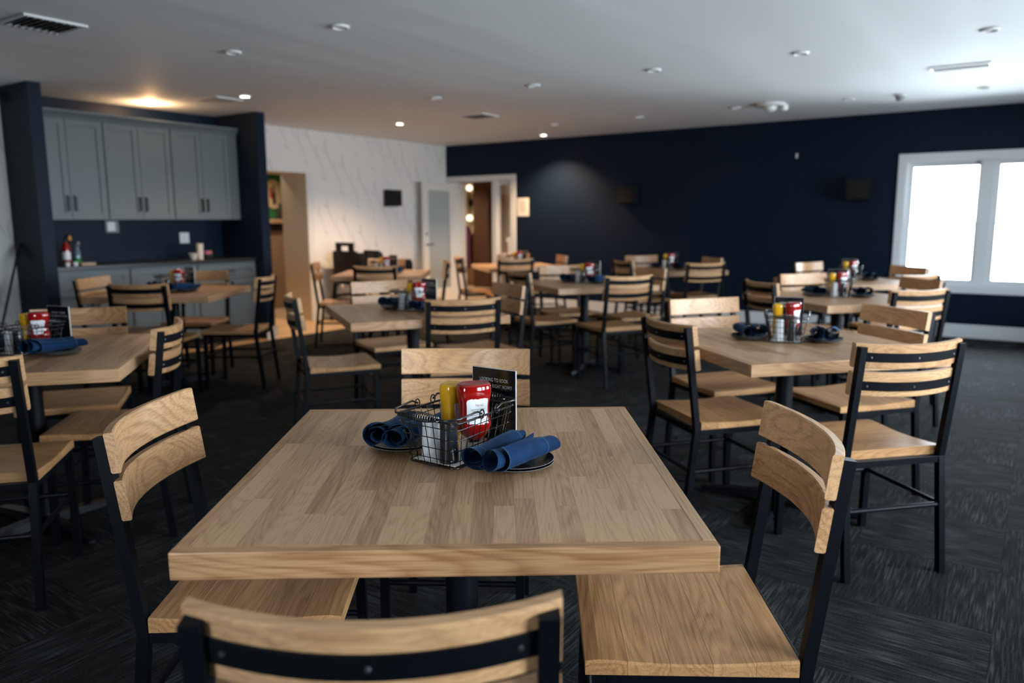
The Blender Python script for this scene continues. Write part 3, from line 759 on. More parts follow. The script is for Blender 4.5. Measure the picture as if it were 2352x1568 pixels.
link('bracket', MB().box(0, 0.06, -0.02, 0.02, -0.008, 0.02, 0.004).mesh('bracket', 'white_plastic'), dc)
link('dome', MB().lathe([(0.0, -0.062), (0.025, -0.056), (0.044, -0.036), (0.05, -0.0105), (0, -0.0105)], 20, (0.07, 0, 0)).mesh('dome', 'sign_black', True), dc)

# wall speakers
def speaker(p, rz, label):
    t = thing('wall_speaker', label, 'speaker', p, rz, 'black wall speakers')
    cab = MB(); w0, w1, d = 0.125, 0.10, 0.15
    cab.loft([[(-w0, 0.03, -0.12), (w0, 0.03, -0.12), (w0, 0.03, 0.125), (-w0, 0.03, 0.125)], [(-w1 - 0.02, d, -0.105), (w1 + 0.02, d, -0.105), (w1 + 0.02, d, 0.12), (-w1 - 0.02, d, 0.12)]])
    link('cabinet', cab.mesh('cabinet', 'speaker_black'), t)
    link('grille', MB().box(-w1, w1, d, d + 0.006, -0.095, 0.11, 0.002).mesh('grille', 'speaker_black'), t)
    link('bracket', MB().box(-0.03, 0.03, 0.0, 0.03, -0.04, 0.04).mesh('bracket', 'handle_dark'), t)
speaker(RP(0, 1.33, 1.63), WY - PI / 2, 'black speaker on the wallpapered wall')
speaker(RP(3.24, 0, 1.63), WY + PI, 'black speaker on the navy wall, the left one')
speaker(RP(6.14, 0, 1.63), WY + PI, 'black speaker on the navy wall beside the window')
nt = thing('wall_notice', 'cream notice sheet on the navy wall beside the door frame', 'notice', RP(1.475, 0, 1.50), WY)
link('sheet', MB().box(-0.105, 0.105, -0.010, -0.001, -0.135, 0.135, 0.004).mesh('sheet', 'paper'), nt)
for k in range(7): link('printed_line', MB().box(-0.07 + 0.01 * (k % 3), 0.06 - 0.012 * (k % 2), -0.0108, -0.0101, 0.075 - k * 0.024, 0.081 - k * 0.024).mesh('printed_line', 'ink'), nt)
hk = thing('wall_hook', 'tiny white hook on the navy wall above the tables', 'hook', RP(5.42, 0, 2.05), WY)
link('plate', MB().box(-0.012, 0.012, -0.006, -0.0005, -0.028, 0.03, 0.002).mesh('plate', 'fixture_white'), hk)
b = MB(); b.tube([(0, -0.006, -0.01), (0, -0.022, -0.02), (0, -0.028, -0.006)], 0.005)
link('prong', b.mesh('prong', 'fixture_white', True), hk)

# lobby things seen through the door
sc = thing('wall_sconce', 'bar sconce with two white globes on the tan lobby wall', 'lamp', RP(-1.72, -2.90, 1.66), WY)
b = MB(); b.tube([(0, -0.07, -0.24), (0, -0.07, 0.24)], 0.016); b.box(-0.04, 0.04, -0.06, 0.0, -0.05, 0.05)
link('bar', b.mesh('bar', 'handle_dark', True), sc)
for z in (-0.30, 0.30):
    link('globe', MB().lathe([(0.0, -0.062), (0.03, -0.055), (0.056, -0.03), (0.064, 0), (0.056, 0.03), (0.03, 0.055), (0, 0.062)], 20, (0, -0.07, z)).mesh('globe', 'glow_bulb', True), sc)
simple('wood_post', MB().box(-0.19, 0.19, -0.24, 0.0, 0, ZC - 0.02, 0.01).mesh('wood_post', 'dark_walnut'), 'dark brown wooden post in the lobby', 'post', RP(-1.20, -2.75), WY)
b = MB(); rings = []
for k in range(9):
    z = 0.35 + 0.85 * k / 8; w = 0.16 if k < 7 else (0.13 if k == 7 else 0.07)
    rings.append([(x * w / 0.16, -0.05 + 0.012 * math.sin(x * 60 + k * 0.3) - (0.09 if s else 0), z) for s, xs in ((0, (-0.16, -0.08, 0, 0.08, 0.16)), (1, (0.16, 0.08, 0, -0.08, -0.16))) for x in xs])
b.loft(rings)
pc = thing('hanging_coat', 'purple coat hanging against the tan lobby wall', 'coat', RP(-1.74, -2.80, 0), WY)
link('cloth', b.mesh('cloth', 'purple_cloth', True, 60), pc)
b = MB(); b.tube([(0, -0.09, 1.19), (0, -0.09, 1.24), (0, -0.03, 1.25), (0, 0.10, 1.25)], 0.008)
link('hook', b.mesh('hook', 'handle_dark', True), pc)
ud = thing('updown_sconce', 'black double cone sconce on the white lobby wall', 'lamp', RP(-0.28, -2.90, 1.72), WY)
link('upper_shade', MB().lathe([(0.03, 0.03), (0.06, 0.15), (0.056, 0.15), (0.026, 0.03)], 16, (0, -0.09, 0), True).mesh('upper_shade', 'handle_dark', True), ud)
link('lower_shade', MB().lathe([(0.03, -0.03), (0.06, -0.15), (0.056, -0.15), (0.026, -0.03)], 16, (0, -0.09, 0), True).mesh('lower_shade', 'handle_dark', True), ud)
link('bulb', MB().lathe([(0, -0.03), (0.03, -0.026), (0.034, 0), (0.03, 0.026), (0, 0.03)], 16, (0, -0.09, 0)).mesh('bulb', 'glow_bulb', True), ud)
link('arm', MB().box(-0.012, 0.012, -0.06, 0.0, -0.012, 0.012).mesh('arm', 'handle_dark'), ud)
wc = thing('water_cooler', 'water cooler with blue jug seen through the sidelight', 'water cooler', RP(-0.42, -2.6, 0), WY)
link('cabinet', MB().box(-0.14, 0.14, -0.14, 0.14, 0, 0.98, 0.015).mesh('cabinet', 'white_paint'), wc)
link('jug', MB().lathe([(0.03, 0.981), (0.035, 1.01), (0.12, 1.06), (0.125, 1.10), (0.12, 1.12), (0.125, 1.14), (0.125, 1.30), (0.11, 1.33), (0, 1.335)], 20).mesh('jug', 'jug_blue', True), wc)
link('side_stripe', MB().box(-0.143, -0.10, -0.145, -0.1405, 0.1, 0.9).mesh('side_stripe', 'maroon'), wc)
# side-room sign behind the left doorway
sg = thing('oval_sign', 'oval tan sign with a dark bottle figure on the green wall', 'sign', RP(-1.6, 2.12, 1.71), WY)
b = MB(); b.loft([[(x, 0.17 * math.cos(2 * PI * k / 28), 0.215 * math.sin(2 * PI * k / 28)) for k in range(28)] for x in (0.002, 0.02)])
link('board', b.mesh('board', 'tan_sign'), sg)
b = MB(); b.loft([[(x, yy * w, zz) for w, zz in ((0.024, -0.15), (0.024, 0.0), (0.008, 0.05), (0.008, 0.13)) for yy in (1,)] + [(x, -w, zz) for w, zz in reversed(((0.024, -0.15), (0.024, 0.0), (0.008, 0.05), (0.008, 0.13)))] for x in (0.0205, 0.026)])
link('bottle_figure', b.mesh('bottle_figure', 'sign_dark'), sg)
link('crimson_mark', MB().box(0.0205, 0.0255, -0.075, -0.03, -0.06, 0.09, 0.002).mesh('crimson_mark', 'sign_crimson'), sg)
bo = thing('shelf_bottle', 'dark bottle on the ledge below the oval sign', 'bottle', RP(-1.54, 2.06, 1.34), WY)
link('bottle', MB().lathe([(0, 0), (0.032, 0), (0.034, 0.006), (0.034, 0.14), (0.014, 0.18), (0.013, 0.24), (0, 0.24)], 16).mesh('bottle', 'sign_dark', True), bo)

# broom against the left pillar
br = thing('broom', 'black pole leaning on the left navy pillar', 'broom', RP(0.5, 6.6, 0), WY)
top, foot = Vector((-0.02, 0.055, 1.12)), Vector((0.42, -0.45, 0.05))
b = MB(); b.tube([foot, top], 0.011, 10); link('pole', b.mesh('pole', 'broom_black', True), br)
dd = (top - foot).normalized(); b = MB(); b.tube([top - dd * 0.13, top], 0.017, 10); link('grip', b.mesh('grip', 'handle_dark', True), br)
link('head', MB().obox((foot.x, foot.y, 0.03), (0.7, 0.7, 0), (-0.7, 0.7, 0), (0, 0, 1), 0.16, 0.03, 0.03, 0.006).mesh('head', 'handle_dark'), br)

# ================================================================== high chairs
def high_chair(u, v, label, rz):
    t = thing('high_chair', label, 'high chair', RP(u, v, 0), rz, 'black high chairs')
    # local x = forward. A-frame sides, back panel with hand hole, side arm panels with oval hole
    for s in (-1, 1):
        y0 = s * 0.23
        for (xa, xb, xt, xt2) in ((-0.27, -0.21, -0.17, -0.11), (0.21, 0.27, 0.11, 0.17)):
            bb = MB(); bb.loft([[(xa, y0 - 0.015 + s * 0.03, 0), (xb, y0 - 0.015 + s * 0.03, 0), (xb, y0 + 0.015 + s * 0.03, 0), (xa, y0 + 0.015 + s * 0.03, 0)], [(xt, y0 - 0.015, 0.74), (xt2, y0 - 0.015, 0.74), (xt2, y0 + 0.015, 0.74), (xt, y0 + 0.015, 0.74)]])
            link('leg', bb.mesh('leg', 'high_chair_black'), t)
        n = 24
        outer = [(-0.20, 0.50), (0.24, 0.50), (0.25, 0.53), (0.25, 0.86), (0.22, 0.90), (-0.18, 0.90), (-0.20, 0.87)]
        bb = MB()
        ov = [(0.10 + 0.045 * math.cos(2 * PI * k / n) + 0.03 * math.sin(2 * PI * k / n), 0.74 + 0.085 * math.sin(2 * PI * k / n)) for k in range(n)]
        # frame around the hole : project ring to a rounded rectangle
        rc = []
        for k in range(n):
            a = 2 * PI * k / n; cx_, cz_ = math.cos(a), math.sin(a); q = 1 / max(abs(cx_) / 0.14, abs(cz_) / 0.19)
            rc.append((0.11 + cx_ * q, 0.71 + cz_ * q))
        ys = (y0 - 0.014, y0 + 0.014)
        A = [[bb.bm.verts.new((x, y, z)) for x, z in L] for y in ys for L in (ov, rc)]
        for k in range(n):
            j = (k + 1) % n
            bb.bm.faces.new((A[0][k], A[0][j], A[1][j], A[1][k])); bb.bm.faces.new((A[2][k], A[3][k], A[3][j], A[2][j]))
            bb.bm.faces.new((A[0][k], A[2][k], A[2][j], A[0][j])); bb.bm.faces.new((A[1][k], A[1][j], A[3][j], A[3][k]))
        bb.box(-0.20, -0.03, ys[0], ys[1], 0.50, 0.90, 0.004)
        link('side_panel', bb.mesh('side_panel', 'high_chair_black'), t)
    bb = MB()
    for q in ((-0.22, -0.19, -0.215, 0.215, 0.48, 0.92), (-0.22, -0.19, -0.165, -0.07, 0.92, 1.03), (-0.22, -0.19, 0.07, 0.165, 0.92, 1.03), (-0.22, -0.19, -0.07, 0.07, 0.985, 1.03)): bb.box(*q, 0.006)
    link('backrest', bb.mesh('backrest', 'high_chair_black'), t)
    link('seat', MB().box(-0.19, 0.20, -0.215, 0.215, 0.55, 0.58, 0.006).mesh('seat', 'high_chair_black'), t)
    link('front_bar', MB().box(0.17, 0.20, -0.215, 0.215, 0.78, 0.82, 0.005).mesh('front_bar', 'high_chair_black'), t)
    for x0 in (-0.22, 0.2):
        link('rung', MB().box(x0, x0 + 0.03, -0.245, 0.245, 0.26, 0.30, 0.004).mesh('rung', 'high_chair_black'), t)
    for s in (-1, 1):
        link('rung', MB().box(-0.20, 0.20, s * 0.244 - 0.012, s * 0.244 + 0.012, 0.30, 0.34, 0.004).mesh('rung', 'high_chair_black'), t)
    return t
high_chair(0.42, 2.42, 'taller black high chair against the wallpaper near the beige doorway', WY + PI / 2)
hc2 = high_chair(1.02, 2.50, 'lower black high chair standing right of the taller one', WY + PI / 2 - RAD(12))
hc2.scale = (1, 1, 0.915)

# ================================================================== dining chairs
CW, TH, ZB = 0.428, 0.129, 0.437
S1, S2, S3, S4, S5 = 0.251, 0.338, 0.354, 0.440, 0.431
DF, TK, YF, SA, AP = 0.0345, 0.0215, 0.047, 0.05, 0.198
ZS, Y0S, Y1S = 0.470, 0.014, 0.421
tv, nv_ = Vector((0, -math.sin(TH), math.cos(TH))), Vector((0, math.cos(TH), math.sin(TH)))
BND = Vector((0, 0, ZB))
def curved_bar(s0, s1, d0, d1, half, n, ch):
    rings = []
    for i in range(n + 1):
        x = -half + 2 * half * i / n
        cv = -SA * (1 - (2 * x / CW) ** 2)
        def P(s, d): return Vector((x, 0, 0)) + BND + tv * s + nv_ * (d + cv)
        e = ch if 0 < i < n else ch * 1.0
        rings.append([P(s0 + ch, d0), P(s1 - ch, d0), P(s1, d0 + ch), P(s1, d1 - ch), P(s1 - ch, d1), P(s0 + ch, d1), P(s0, d1 - ch), P(s0, d0 + ch)])
    return rings
def slat_mesh(s0, s1):
    return MB().loft(curved_bar(s0, s1, DF - TK, DF, CW / 2, 18, 0.003)).mesh('slat', 'oak_long_x', True, 30)
def band_mesh(sc):
    return MB().loft(curved_bar(sc - 0.0165, sc + 0.0165, DF - TK - 0.0045, DF - TK - 0.0003, 0.188, 16, 0.0008)).mesh('back_band', 'band_steel', True, 30)
slat_up, slat_lo = slat_mesh(S3, S4), slat_mesh(S1, S2)
band_up, band_lo = band_mesh((S3 + S4) / 2 - 0.002), band_mesh((S1 + S2) / 2 - 0.004)
def screw_mesh(sc, x):
    cv = -SA * (1 - (2 * x / CW) ** 2)
    c = Vector((x, 0, 0)) + BND + tv * sc + nv_ * (DF - TK - 0.0047 + cv)
    b = MB(); b.tube([c + nv_ * 0.001, c - nv_ * 0.0022], [0.0042, 0.003], 8); return b.mesh('screw', 'screw_steel', True)
screws = [screw_mesh(sc, x) for sc in ((S3 + S4) / 2 - 0.002, (S1 + S2) / 2 - 0.004) for x in (-0.165, 0.0, 0.165)]
def rear_leg(s):
    tp = BND + tv * S5
    h = 0.0125
    bb = MB()
    def sec(y, z, ty, tz):   # square section perpendicular to (ty,tz) in the yz plane
        t_ = Vector((0, ty, tz)).normalized(); nn = Vector((0, t_.z, -t_.y)); c = Vector((s * AP, y, z))
        return [c + Vector((a, 0, 0)) * h + nn * q * h for a, q in ((-1, -1), (1, -1), (1, 1), (-1, 1))]
    bb.loft([sec(-YF, 0.0, 0.0, 1.0), sec(0, ZB, 0.0, 1.0), sec(tp.y, tp.z, tv.y, tv.z)])
    return bb.mesh('leg', 'black_steel')
def front_leg(s):
    h = 0.0125
    bb = MB(); bb.loft([[(s * AP + a * h, y + q * h, z) for a, q in ((-1, -1), (1, -1), (1, 1), (-1, 1))] for y, z in ((0.402, 0.0), (0.392, ZB - 0.0005))])
    return bb.mesh('leg', 'black_steel')
legs = [rear_leg(-1), rear_leg(1), front_leg(-1), front_leg(1)]
bb = MB(); h = 0.0115
for q in ((-AP + h, AP - h, 0.392 - h, 0.392 + h), (-AP + h, AP - h, -0.012 + 0.001, 0.0115), (-AP - h, -AP + h, 0.0127, 0.392 - 0.013), (AP - h, AP + h, 0.0127, 0.392 - 0.013)): bb.box(*q, ZB - 0.025, ZB - 0.0006, 0.001)
seat_frame = bb.mesh('seat_frame', 'black_steel')
ZST = 0.255
yr = -YF * (1 - ZST / ZB)
yfz = 0.402 - 0.01 * ZST / ZB
stretch = []
for pts in (((-AP + 0.0126, yr, ZST), (AP - 0.0126, yr, ZST)), ((-AP + 0.0126, yfz, ZST), (AP - 0.0126, yfz, ZST)), ((-AP, yr + 0.0126, ZST - 0.0), (-AP, yfz - 0.0126, ZST)), ((AP, yr + 0.0126, ZST), (AP, yfz - 0.0126, ZST))):
    b = MB(); b.tube(pts, 0.009, 10); stretch.append(b.mesh('stretcher', 'black_steel', True))
def dish(y):
    t = (y - Y0S) / (Y1S - Y0S)
    return -0.011 * math.sin(PI * min(1, max(0, t * 0.98))) ** 1.2 - (0.006 * max(0, (t - 0.88) / 0.12) ** 2)
def seat_board(y0, y1, first=False, last=False, n=3):
    rings = []
    ys = [y0 + (y1 - y0) * i / n for i in range(n + 1)]
    zb = ZB
    W = 0.212
    topL = [(y, ZS + dish(y)) for y in ys]
    ch = 0.004
    prof = [(ys[0], zb)] + topL + [(ys[-1], zb)]
    bb = MB()
    rr = []
    for x, ins in ((-W, ch), (-W + ch, 0), (W - ch, 0), (W, ch)):
        ring = []
        for i, (y, z) in enumerate(prof):
            zz = z - ins if 0 < i < len(prof) - 1 else z
            ring.append((x, y, zz))
        rr.append(ring)
    bb.loft(rr)
    return bb.mesh('seat_board', 'oak_seat')
NB = 5
g = 0.0003
boards = [seat_board(Y0S + (Y1S - Y0S) * i / NB + g, Y0S + (Y1S - Y0S) * (i + 1) / NB - g) for i in range(NB)]
seat_one = seat_board(Y0S, Y1S, n=12)
def chair(x, y, yaw, label, near, group='oak slat dining chairs'):
    """yaw = facing direction in radians (world)"""
    t = thing('dining_chair', label, 'chair', (x, y, 0), yaw - PI / 2, group)
    link('slat', slat_up, t); link('slat', slat_lo, t)
    link('back_band', band_up, t); link('back_band', band_lo, t)
    for m in legs: link('leg', m, t)
    link('seat_frame', seat_frame, t)
    for m in stretch: link('stretcher', m, t)
    if near:
        s = bpy.data.objects.new('seat', None); COL.objects.link(s); s.parent = t
        for m in boards: link('seat_board', m, s)
        for m in screws: link('screw', m, t)
    else:
        link('seat', seat_one, t)
    return t

# ================================================================== tables
TW, TD, TZ, TT = 0.914, 0.975, 0.762, 0.0485
def stave_layout(seed):
    rnd = random.Random(seed); rows = 22; w = (TW - 0.05) / rows; out = []
    for i in range(rows):
        y = -TD / 2 + 0.025; x = -TW / 2 + 0.025 + w * (i + 0.5)
        end = TD / 2 - 0.025
        first = True
        while y < end - 1e-6:
            L = rnd.uniform(0.12, 0.34) if first else rnd.uniform(0.26, 0.48)
            first = False
            if end - (y + L) < 0.12: L = end - y
            out.append((x, y + L / 2, w, L)); y += L
    return out
def stave_mesh(w, L):
    return MB().box(-w / 2 + 0.00012, w / 2 - 0.00012, -L / 2 + 0.00012, L / 2 - 0.00012, -TT, 0, 0).mesh('stave', 'oak_long_y')
bb = MB()
border_front = MB().box(-TW / 2, TW / 2, -0.0125, 0.0125, -TT, 0, 0.0025).mesh('edge_board', 'oak_long_x')
border_side = MB().box(-0.0125, 0.0125, -TD / 2 + 0.0252, TD / 2 - 0.0252, -TT, 0, 0.0025).mesh('edge_board', 'oak_long_y')
whole_top = MB().box(-TW / 2, TW / 2, -TD / 2, TD / 2, -TT, 0, 0.003).mesh('tabletop', 'oak_long_y')
col_me = MB().lathe([(0.0, 0.03), (0.055, 0.03), (0.055, 0.05), (0.040, 0.06), (0.0375, 0.07), (0.0375, TZ - TT - 0.012), (0.0, TZ - TT - 0.012)], 24).mesh('column', 'black_steel', True)
plate_me = MB().box(-0.2, 0.2, -0.2, 0.2, TZ - TT - 0.0118, TZ - TT - 0.0004, 0.002).mesh('top_plate', 'black_steel')
def foot_mesh():
    bb = MB()
    L = 0.36
    rings = []
    for x, w, z0, z1 in ((0.04, 0.036, 0.012, 0.055), (0.12, 0.034, 0.018, 0.050), (0.30, 0.029, 0.014, 0.034), (L, 0.026, 0.012, 0.026)):
        rings.append([(x, -w, z0), (x, w, z0), (x, w * 0.75, z1), (x, -w * 0.75, z1)])
    bb.loft(rings)
    return bb.mesh('base_foot', 'black_steel')
foot_me = foot_mesh()
glide_me = MB().lathe([(0, 0), (0.016, 0), (0.018, 0.006), (0.012, 0.013), (0, 0.013)], 14, (0.335, 0, 0)).mesh('glide', 'screw_steel', True)
def table(x, y, yaw, label, detailed, seed):
    t = thing('dining_table', label, 'table', (x, y, 0), yaw, 'square oak dining tables')
    if detailed:
        top = bpy.data.objects.new('tabletop', None); COL.objects.link(top); top.parent = t; top.location = (0, 0, TZ)
        cache = {}
        for sx, sy, w, L in stave_layout(seed):
            link('stave', stave_mesh(w, L), top, (sx, sy, 0))
        for s in (-1, 1):
            link('edge_board', border_front, top, (0, s * (TD / 2 - 0.0125), 0))
            link('edge_board', border_side, top, (s * (TW / 2 - 0.0125), 0, 0))
    else:
        link('tabletop', whole_top, t, (0, 0, TZ))
    link('column', col_me, t); link('top_plate', plate_me, t)
    for k in range(4):
        f = link('base_foot', foot_me, t); f.rotation_euler[2] = PI / 4 + k * PI / 2
        link('glide', glide_me, f)
    return t

PH = {0: 'the foreground table', 1: 'the table right of the foreground one', 2: 'the middle table of the window row', 3: 'the table nearest the window',
      4: 'the table in the middle of the room', 5: 'the table along the navy wall', 6: 'the table beside the glass door', 7: 'the table before the high chairs',
      8: 'the table behind the foreground one, left of centre', 9: 'the table by the grey cabinets', 10: 'the table at the left edge'}
TABLES = {0: (-0.1202, 1.6893, 0.0185), 1: (1.229, 3.397, RAD(13)), 2: (2.29, 5.37, RAD(15)), 3: (3.02, 6.85, RAD(15)), 4: (0.635, 6.70, RAD(20)), 5: (1.74, 8.56, RAD(17)),
          6: (0.06, 9.40, RAD(15)), 7: (-1.36, 8.14, RAD(1)), 8: (-0.61, 4.69, RAD(21)), 9: (-2.69, 6.10, RAD(1)), 10: (-2.024, 3.17, RAD(14))}
TLAB = {0: 'large square oak table in the foreground with staved top', 1: 'square oak table right of the foreground table, four chairs around it', 2: 'square oak table in the middle of the row by the window',
        3: 'square oak table nearest the white window', 4: 'square oak table in the middle of the room', 5: 'square oak table along the navy wall between the speakers', 6: 'square oak table beside the open glass door',
        7: 'square oak table in front of the black high chairs', 8: 'square oak table behind the foreground table, left of centre', 9: 'square oak table in front of the grey cabinets', 10: 'square oak table cut by the left edge of the picture'}
for k, (x, y, a) in TABLES.items():
    table(x, y, a, TLAB[k], k in (0, 1, 8, 10), 11 + k)

CHAIRS = [  # table, side word, x, y, yaw in degrees
 (0, 'right', 0.565, 1.556, 178.0), (0, 'near', -0.159, 0.852, 91.5), (0, 'far', -0.157, 2.502, 267.0), (0, 'left', -0.797, 1.729, 2.1),
 (1, 'near', 1.386, 2.700, 102.2), (1, 'right', 1.82, 3.68, 196.0), (1, 'left', 0.71, 3.29, 16.3), (1, 'far', 1.06, 4.15, 288.5),
 (2, 'near', 2.47, 4.70, 106.8), (2, 'right', 2.90, 5.50, 188.8), (2, 'far', 2.31, 6.04, 287.5), (2, 'left', 1.77, 5.35, 11.2),
 (3, 'far', 2.98, 7.66, 303.8), (3, 'right', 3.57, 6.97, 195.5), (3, 'near', 3.13, 5.95, 117.8),
 (4, 'near', 0.895, 6.00, 113.3), (4, 'far', 0.47, 7.36, 291.9), (4, 'left', 0.09, 6.52, 25.8), (4, 'right', 1.23, 6.93, 206.2),
 (5, 'near', 1.93, 7.75, 104.0), (5, 'right', 2.26, 8.80, 194.5), (5, 'far', 1.585, 9.36, 287.0), (5, 'left', 1.23, 8.27, 19.4),
 (6, 'near', 0.03, 8.74, 109.4), (6, 'far', 0.03, 10.14, 280.0), (6, 'right', 0.59, 9.50, 192.0), (6, 'left', -0.59, 9.32, 15.0),
 (7, 'near', -1.31, 7.45, 84.0), (7, 'left', -2.02, 8.11, 5.9), (7, 'right', -0.75, 8.30, 186.0), (7, 'far', -1.44, 8.85, 268.0),
 (8, 'near', -0.28, 4.27, 106.6), (8, 'far', -0.94, 5.52, 300.0), (8, 'left', -1.25, 4.52, 22.4), (8, 'right', -0.05, 5.19, 208.7),
 (9, 'near', -2.62, 5.42, 87.4), (9, 'left', -3.26, 6.05, 356.4), (9, 'far', -2.73, 6.80, 270.0), (9, 'right', -2.00, 6.13, 180.5),
 (10, 'near', -1.81, 2.44, 104.6), (10, 'far', -2.17, 3.82, 289.0), (10, 'right', -1.51, 3.25, 191.8)]
for k, side, x, y, a in CHAIRS:
    chair(x, y, RAD(a), 'oak slat chair, %s side of %s' % (side, PH[k]), k in (0, 1, 8, 10))

# ================================================================== table settings
RIMX, RIMY, BOTX, BOTY, BH = 0.088, 0.113, 0.068, 0.093, 0.11
def rrect(hx, hy, z, r, n=5):
    pts = []
    for cx_, cy_, a0 in ((hx - r, hy - r, 0), (-hx + r, hy - r, PI / 2), (-hx + r, -hy + r, PI), (hx - r, -hy + r, 1.5 * PI)):
        for k in range(n + 1):
            a = a0 + PI / 2 * k / n
            pts.append((cx_ + r * math.cos(a), cy_ + r * math.sin(a), z))
    return pts
def lev(t): return BOTX + (RIMX - BOTX) * t, BOTY + (RIMY - BOTY) * t
def wire_meshes():
    out = {}
    b = MB(); b.tube(rrect(RIMX, RIMY, BH, 0.02), 0.0027, 8, closed=True); out['rim'] = b.mesh('rim', 'wire_black', True, 60)
    b = MB()
    for t in (0.16, 0.39, 0.62, 0.85):
        hx, hy = lev(t); b.tube(rrect(hx, hy, 0.003 + (BH - 0.003) * t, 0.018, 3), 0.0011, 6, closed=True)
    b.tube(rrect(BOTX, BOTY, 0.003, 0.016, 3), 0.0016, 6, closed=True)
    for k in range(7):
        x = (-1 + 2 * (k + 0.5) / 7)
        b.tube([(x * (RIMX - 0.01), -RIMY, BH), (x * (BOTX - 0.006), -BOTY, 0.003), (x * (BOTX - 0.006), BOTY, 0.003), (x * (RIMX - 0.01), RIMY, BH)], 0.0011, 6)
    for k in range(9):
        y = (-1 + 2 * (k + 0.5) / 9)
        b.tube([(-RIMX, y * (RIMY - 0.01), BH), (-BOTX, y * (BOTY - 0.006), 0.003), (BOTX, y * (BOTY - 0.006), 0.003), (RIMX, y * (RIMY - 0.01), BH)], 0.0011, 6)
    out['mesh'] = b.mesh('wire_grid', 'wire_black', True, 60)
    for s, nm in ((-1, 'h0'), (1, 'h1')):
        b = MB(); ya = s * 0.028; yb = s * (RIMY + 0.012); zz = BH + 0.012
        pts = [(-RIMX - 0.004, ya, zz - 0.004), (-RIMX - 0.006, s * 0.045, zz + 0.004), (-RIMX - 0.002, yb - s * 0.02, zz - 0.001), (-RIMX + 0.016, yb, zz - 0.003), (-0.05, yb, zz - 0.003), (0.05, yb, zz - 0.003), (RIMX - 0.016, yb, zz - 0.003), (RIMX + 0.002, yb - s * 0.02, zz - 0.001), (RIMX + 0.006, s * 0.045, zz + 0.004), (RIMX + 0.004, ya, zz - 0.004)]
        b.tube(pts, 0.0024, 8)
        for sx in (-1, 1):
            b.tube([(sx * (RIMX + 0.005) + 0.0, ya + 0.008 * math.cos(q), BH + 0.007 + 0.010 * math.sin(q)) for q in [2 * PI * i / 12 for i in range(12)]], 0.0016, 6, closed=True)
        out[nm] = b.mesh('handle', 'wire_black', True, 60)
        b = MB(); pts = []
        turns = 15
        for i in range(turns * 12 + 1):
            q = i / (turns * 12); x = -0.048 + 0.096 * q
            r = 0.0042 + 0.0065 * math.sin(PI * min(1, max(0, q))) ** 0.8
            a = 2 * PI * turns * q
            pts.append((x, yb + r * math.cos(a), zz - 0.003 + r * math.sin(a)))
        b.tube(pts, 0.0011, 5); out[nm + 'c'] = b.mesh('coil_grip', 'wire_black', True, 60)
    return out
WIRE = wire_meshes()

def superloft(secs, n=28, e=2.6):
    """sections (z, half width x, half depth y)"""
    rings = []
    for z, a, c in secs:
        r = []
        for k in range(n):
            t_ = 2 * PI * k / n; cx_, sy_ = math.cos(t_), math.sin(t_)
            r.append((a * math.copysign(abs(cx_) ** (2 / e), cx_), c * math.copysign(abs(sy_) ** (2 / e), sy_), z))
        rings.append(r)
    return rings
KB = [(0.024, 0.013, 0.013), (0.030, 0.020, 0.018), (0.042, 0.031, 0.023), (0.056, 0.0375, 0.0265), (0.064, 0.0395, 0.028), (0.070, 0.0385, 0.0270), (0.076, 0.0362, 0.0248), (0.095, 0.0352, 0.0240), (0.115, 0.0356, 0.0243), (0.122, 0.0372, 0.0258), (0.130, 0.0395, 0.0282), (0.145, 0.0405, 0.0290), (0.154, 0.0398, 0.0284), (0.159, 0.0372, 0.026), (0.161, 0.034, 0.023), (0.1585, 0.030, 0.019), (0.157, 0.012, 0.008)]
ket_body = MB().loft(superloft(KB)).mesh('bottle', 'ketchup_red', True, 70)
ket_cap = MB().lathe([(0, 0.0), (0.021, 0.0), (0.022, 0.004), (0.021, 0.022), (0.0125, 0.0235), (0, 0.0235)], 20).mesh('cap', 'ketchup_cap', True)
def label_mesh(name, mat, keystone=False, sgn=-1):
    """label wrapped on the waist of the bottle, facing local sgn*y"""
    b = MB(); n = 12; zs = [0.070, 0.075, 0.085, 0.1, 0.112, 0.120, 0.126]; rows = []
    for z in zs:
        t_ = (z - zs[0]) / (zs[-1] - zs[0])
        hw = 0.70 if not keystone else 0.42 + 0.34 * t_
        if not keystone and (t_ < 0.08): hw = 0.62
        if t_ > 0.95: hw *= 0.9
        # interpolate section
        for (z0, a0, c0), (z1, a1, c1) in zip(KB, KB[1:]):
            if z0 <= z <= z1:
                q = (z - z0) / (z1 - z0); a = a0 + (a1 - a0) * q; c = c0 + (c1 - c0) * q; break
        a += 0.0007; c += 0.0007
        row = []
        for k in range(n + 1):
            x = hw * (-1 + 2 * k / n)
            yv = (1 - abs(x) ** 2.6) ** (1 / 2.6)
            row.append(Vector((a * x, sgn * c * yv, z + (0.004 * (1 - (2 * k / n - 1) ** 2) if z == zs[-1] else 0))))
        rows.append(row)
    V = [[b.bm.verts.new(p) for p in r] for r in rows]
    for r0, r1 in zip(V, V[1:]):
        for k in range(n): b.bm.faces.new((r0[k], r0[k + 1], r1[k + 1], r1[k]))
    return b.mesh(name, mat, True)
ket_back, ket_front = label_mesh('label', 'label_white'), label_mesh('label', 'label_white', True, -1)
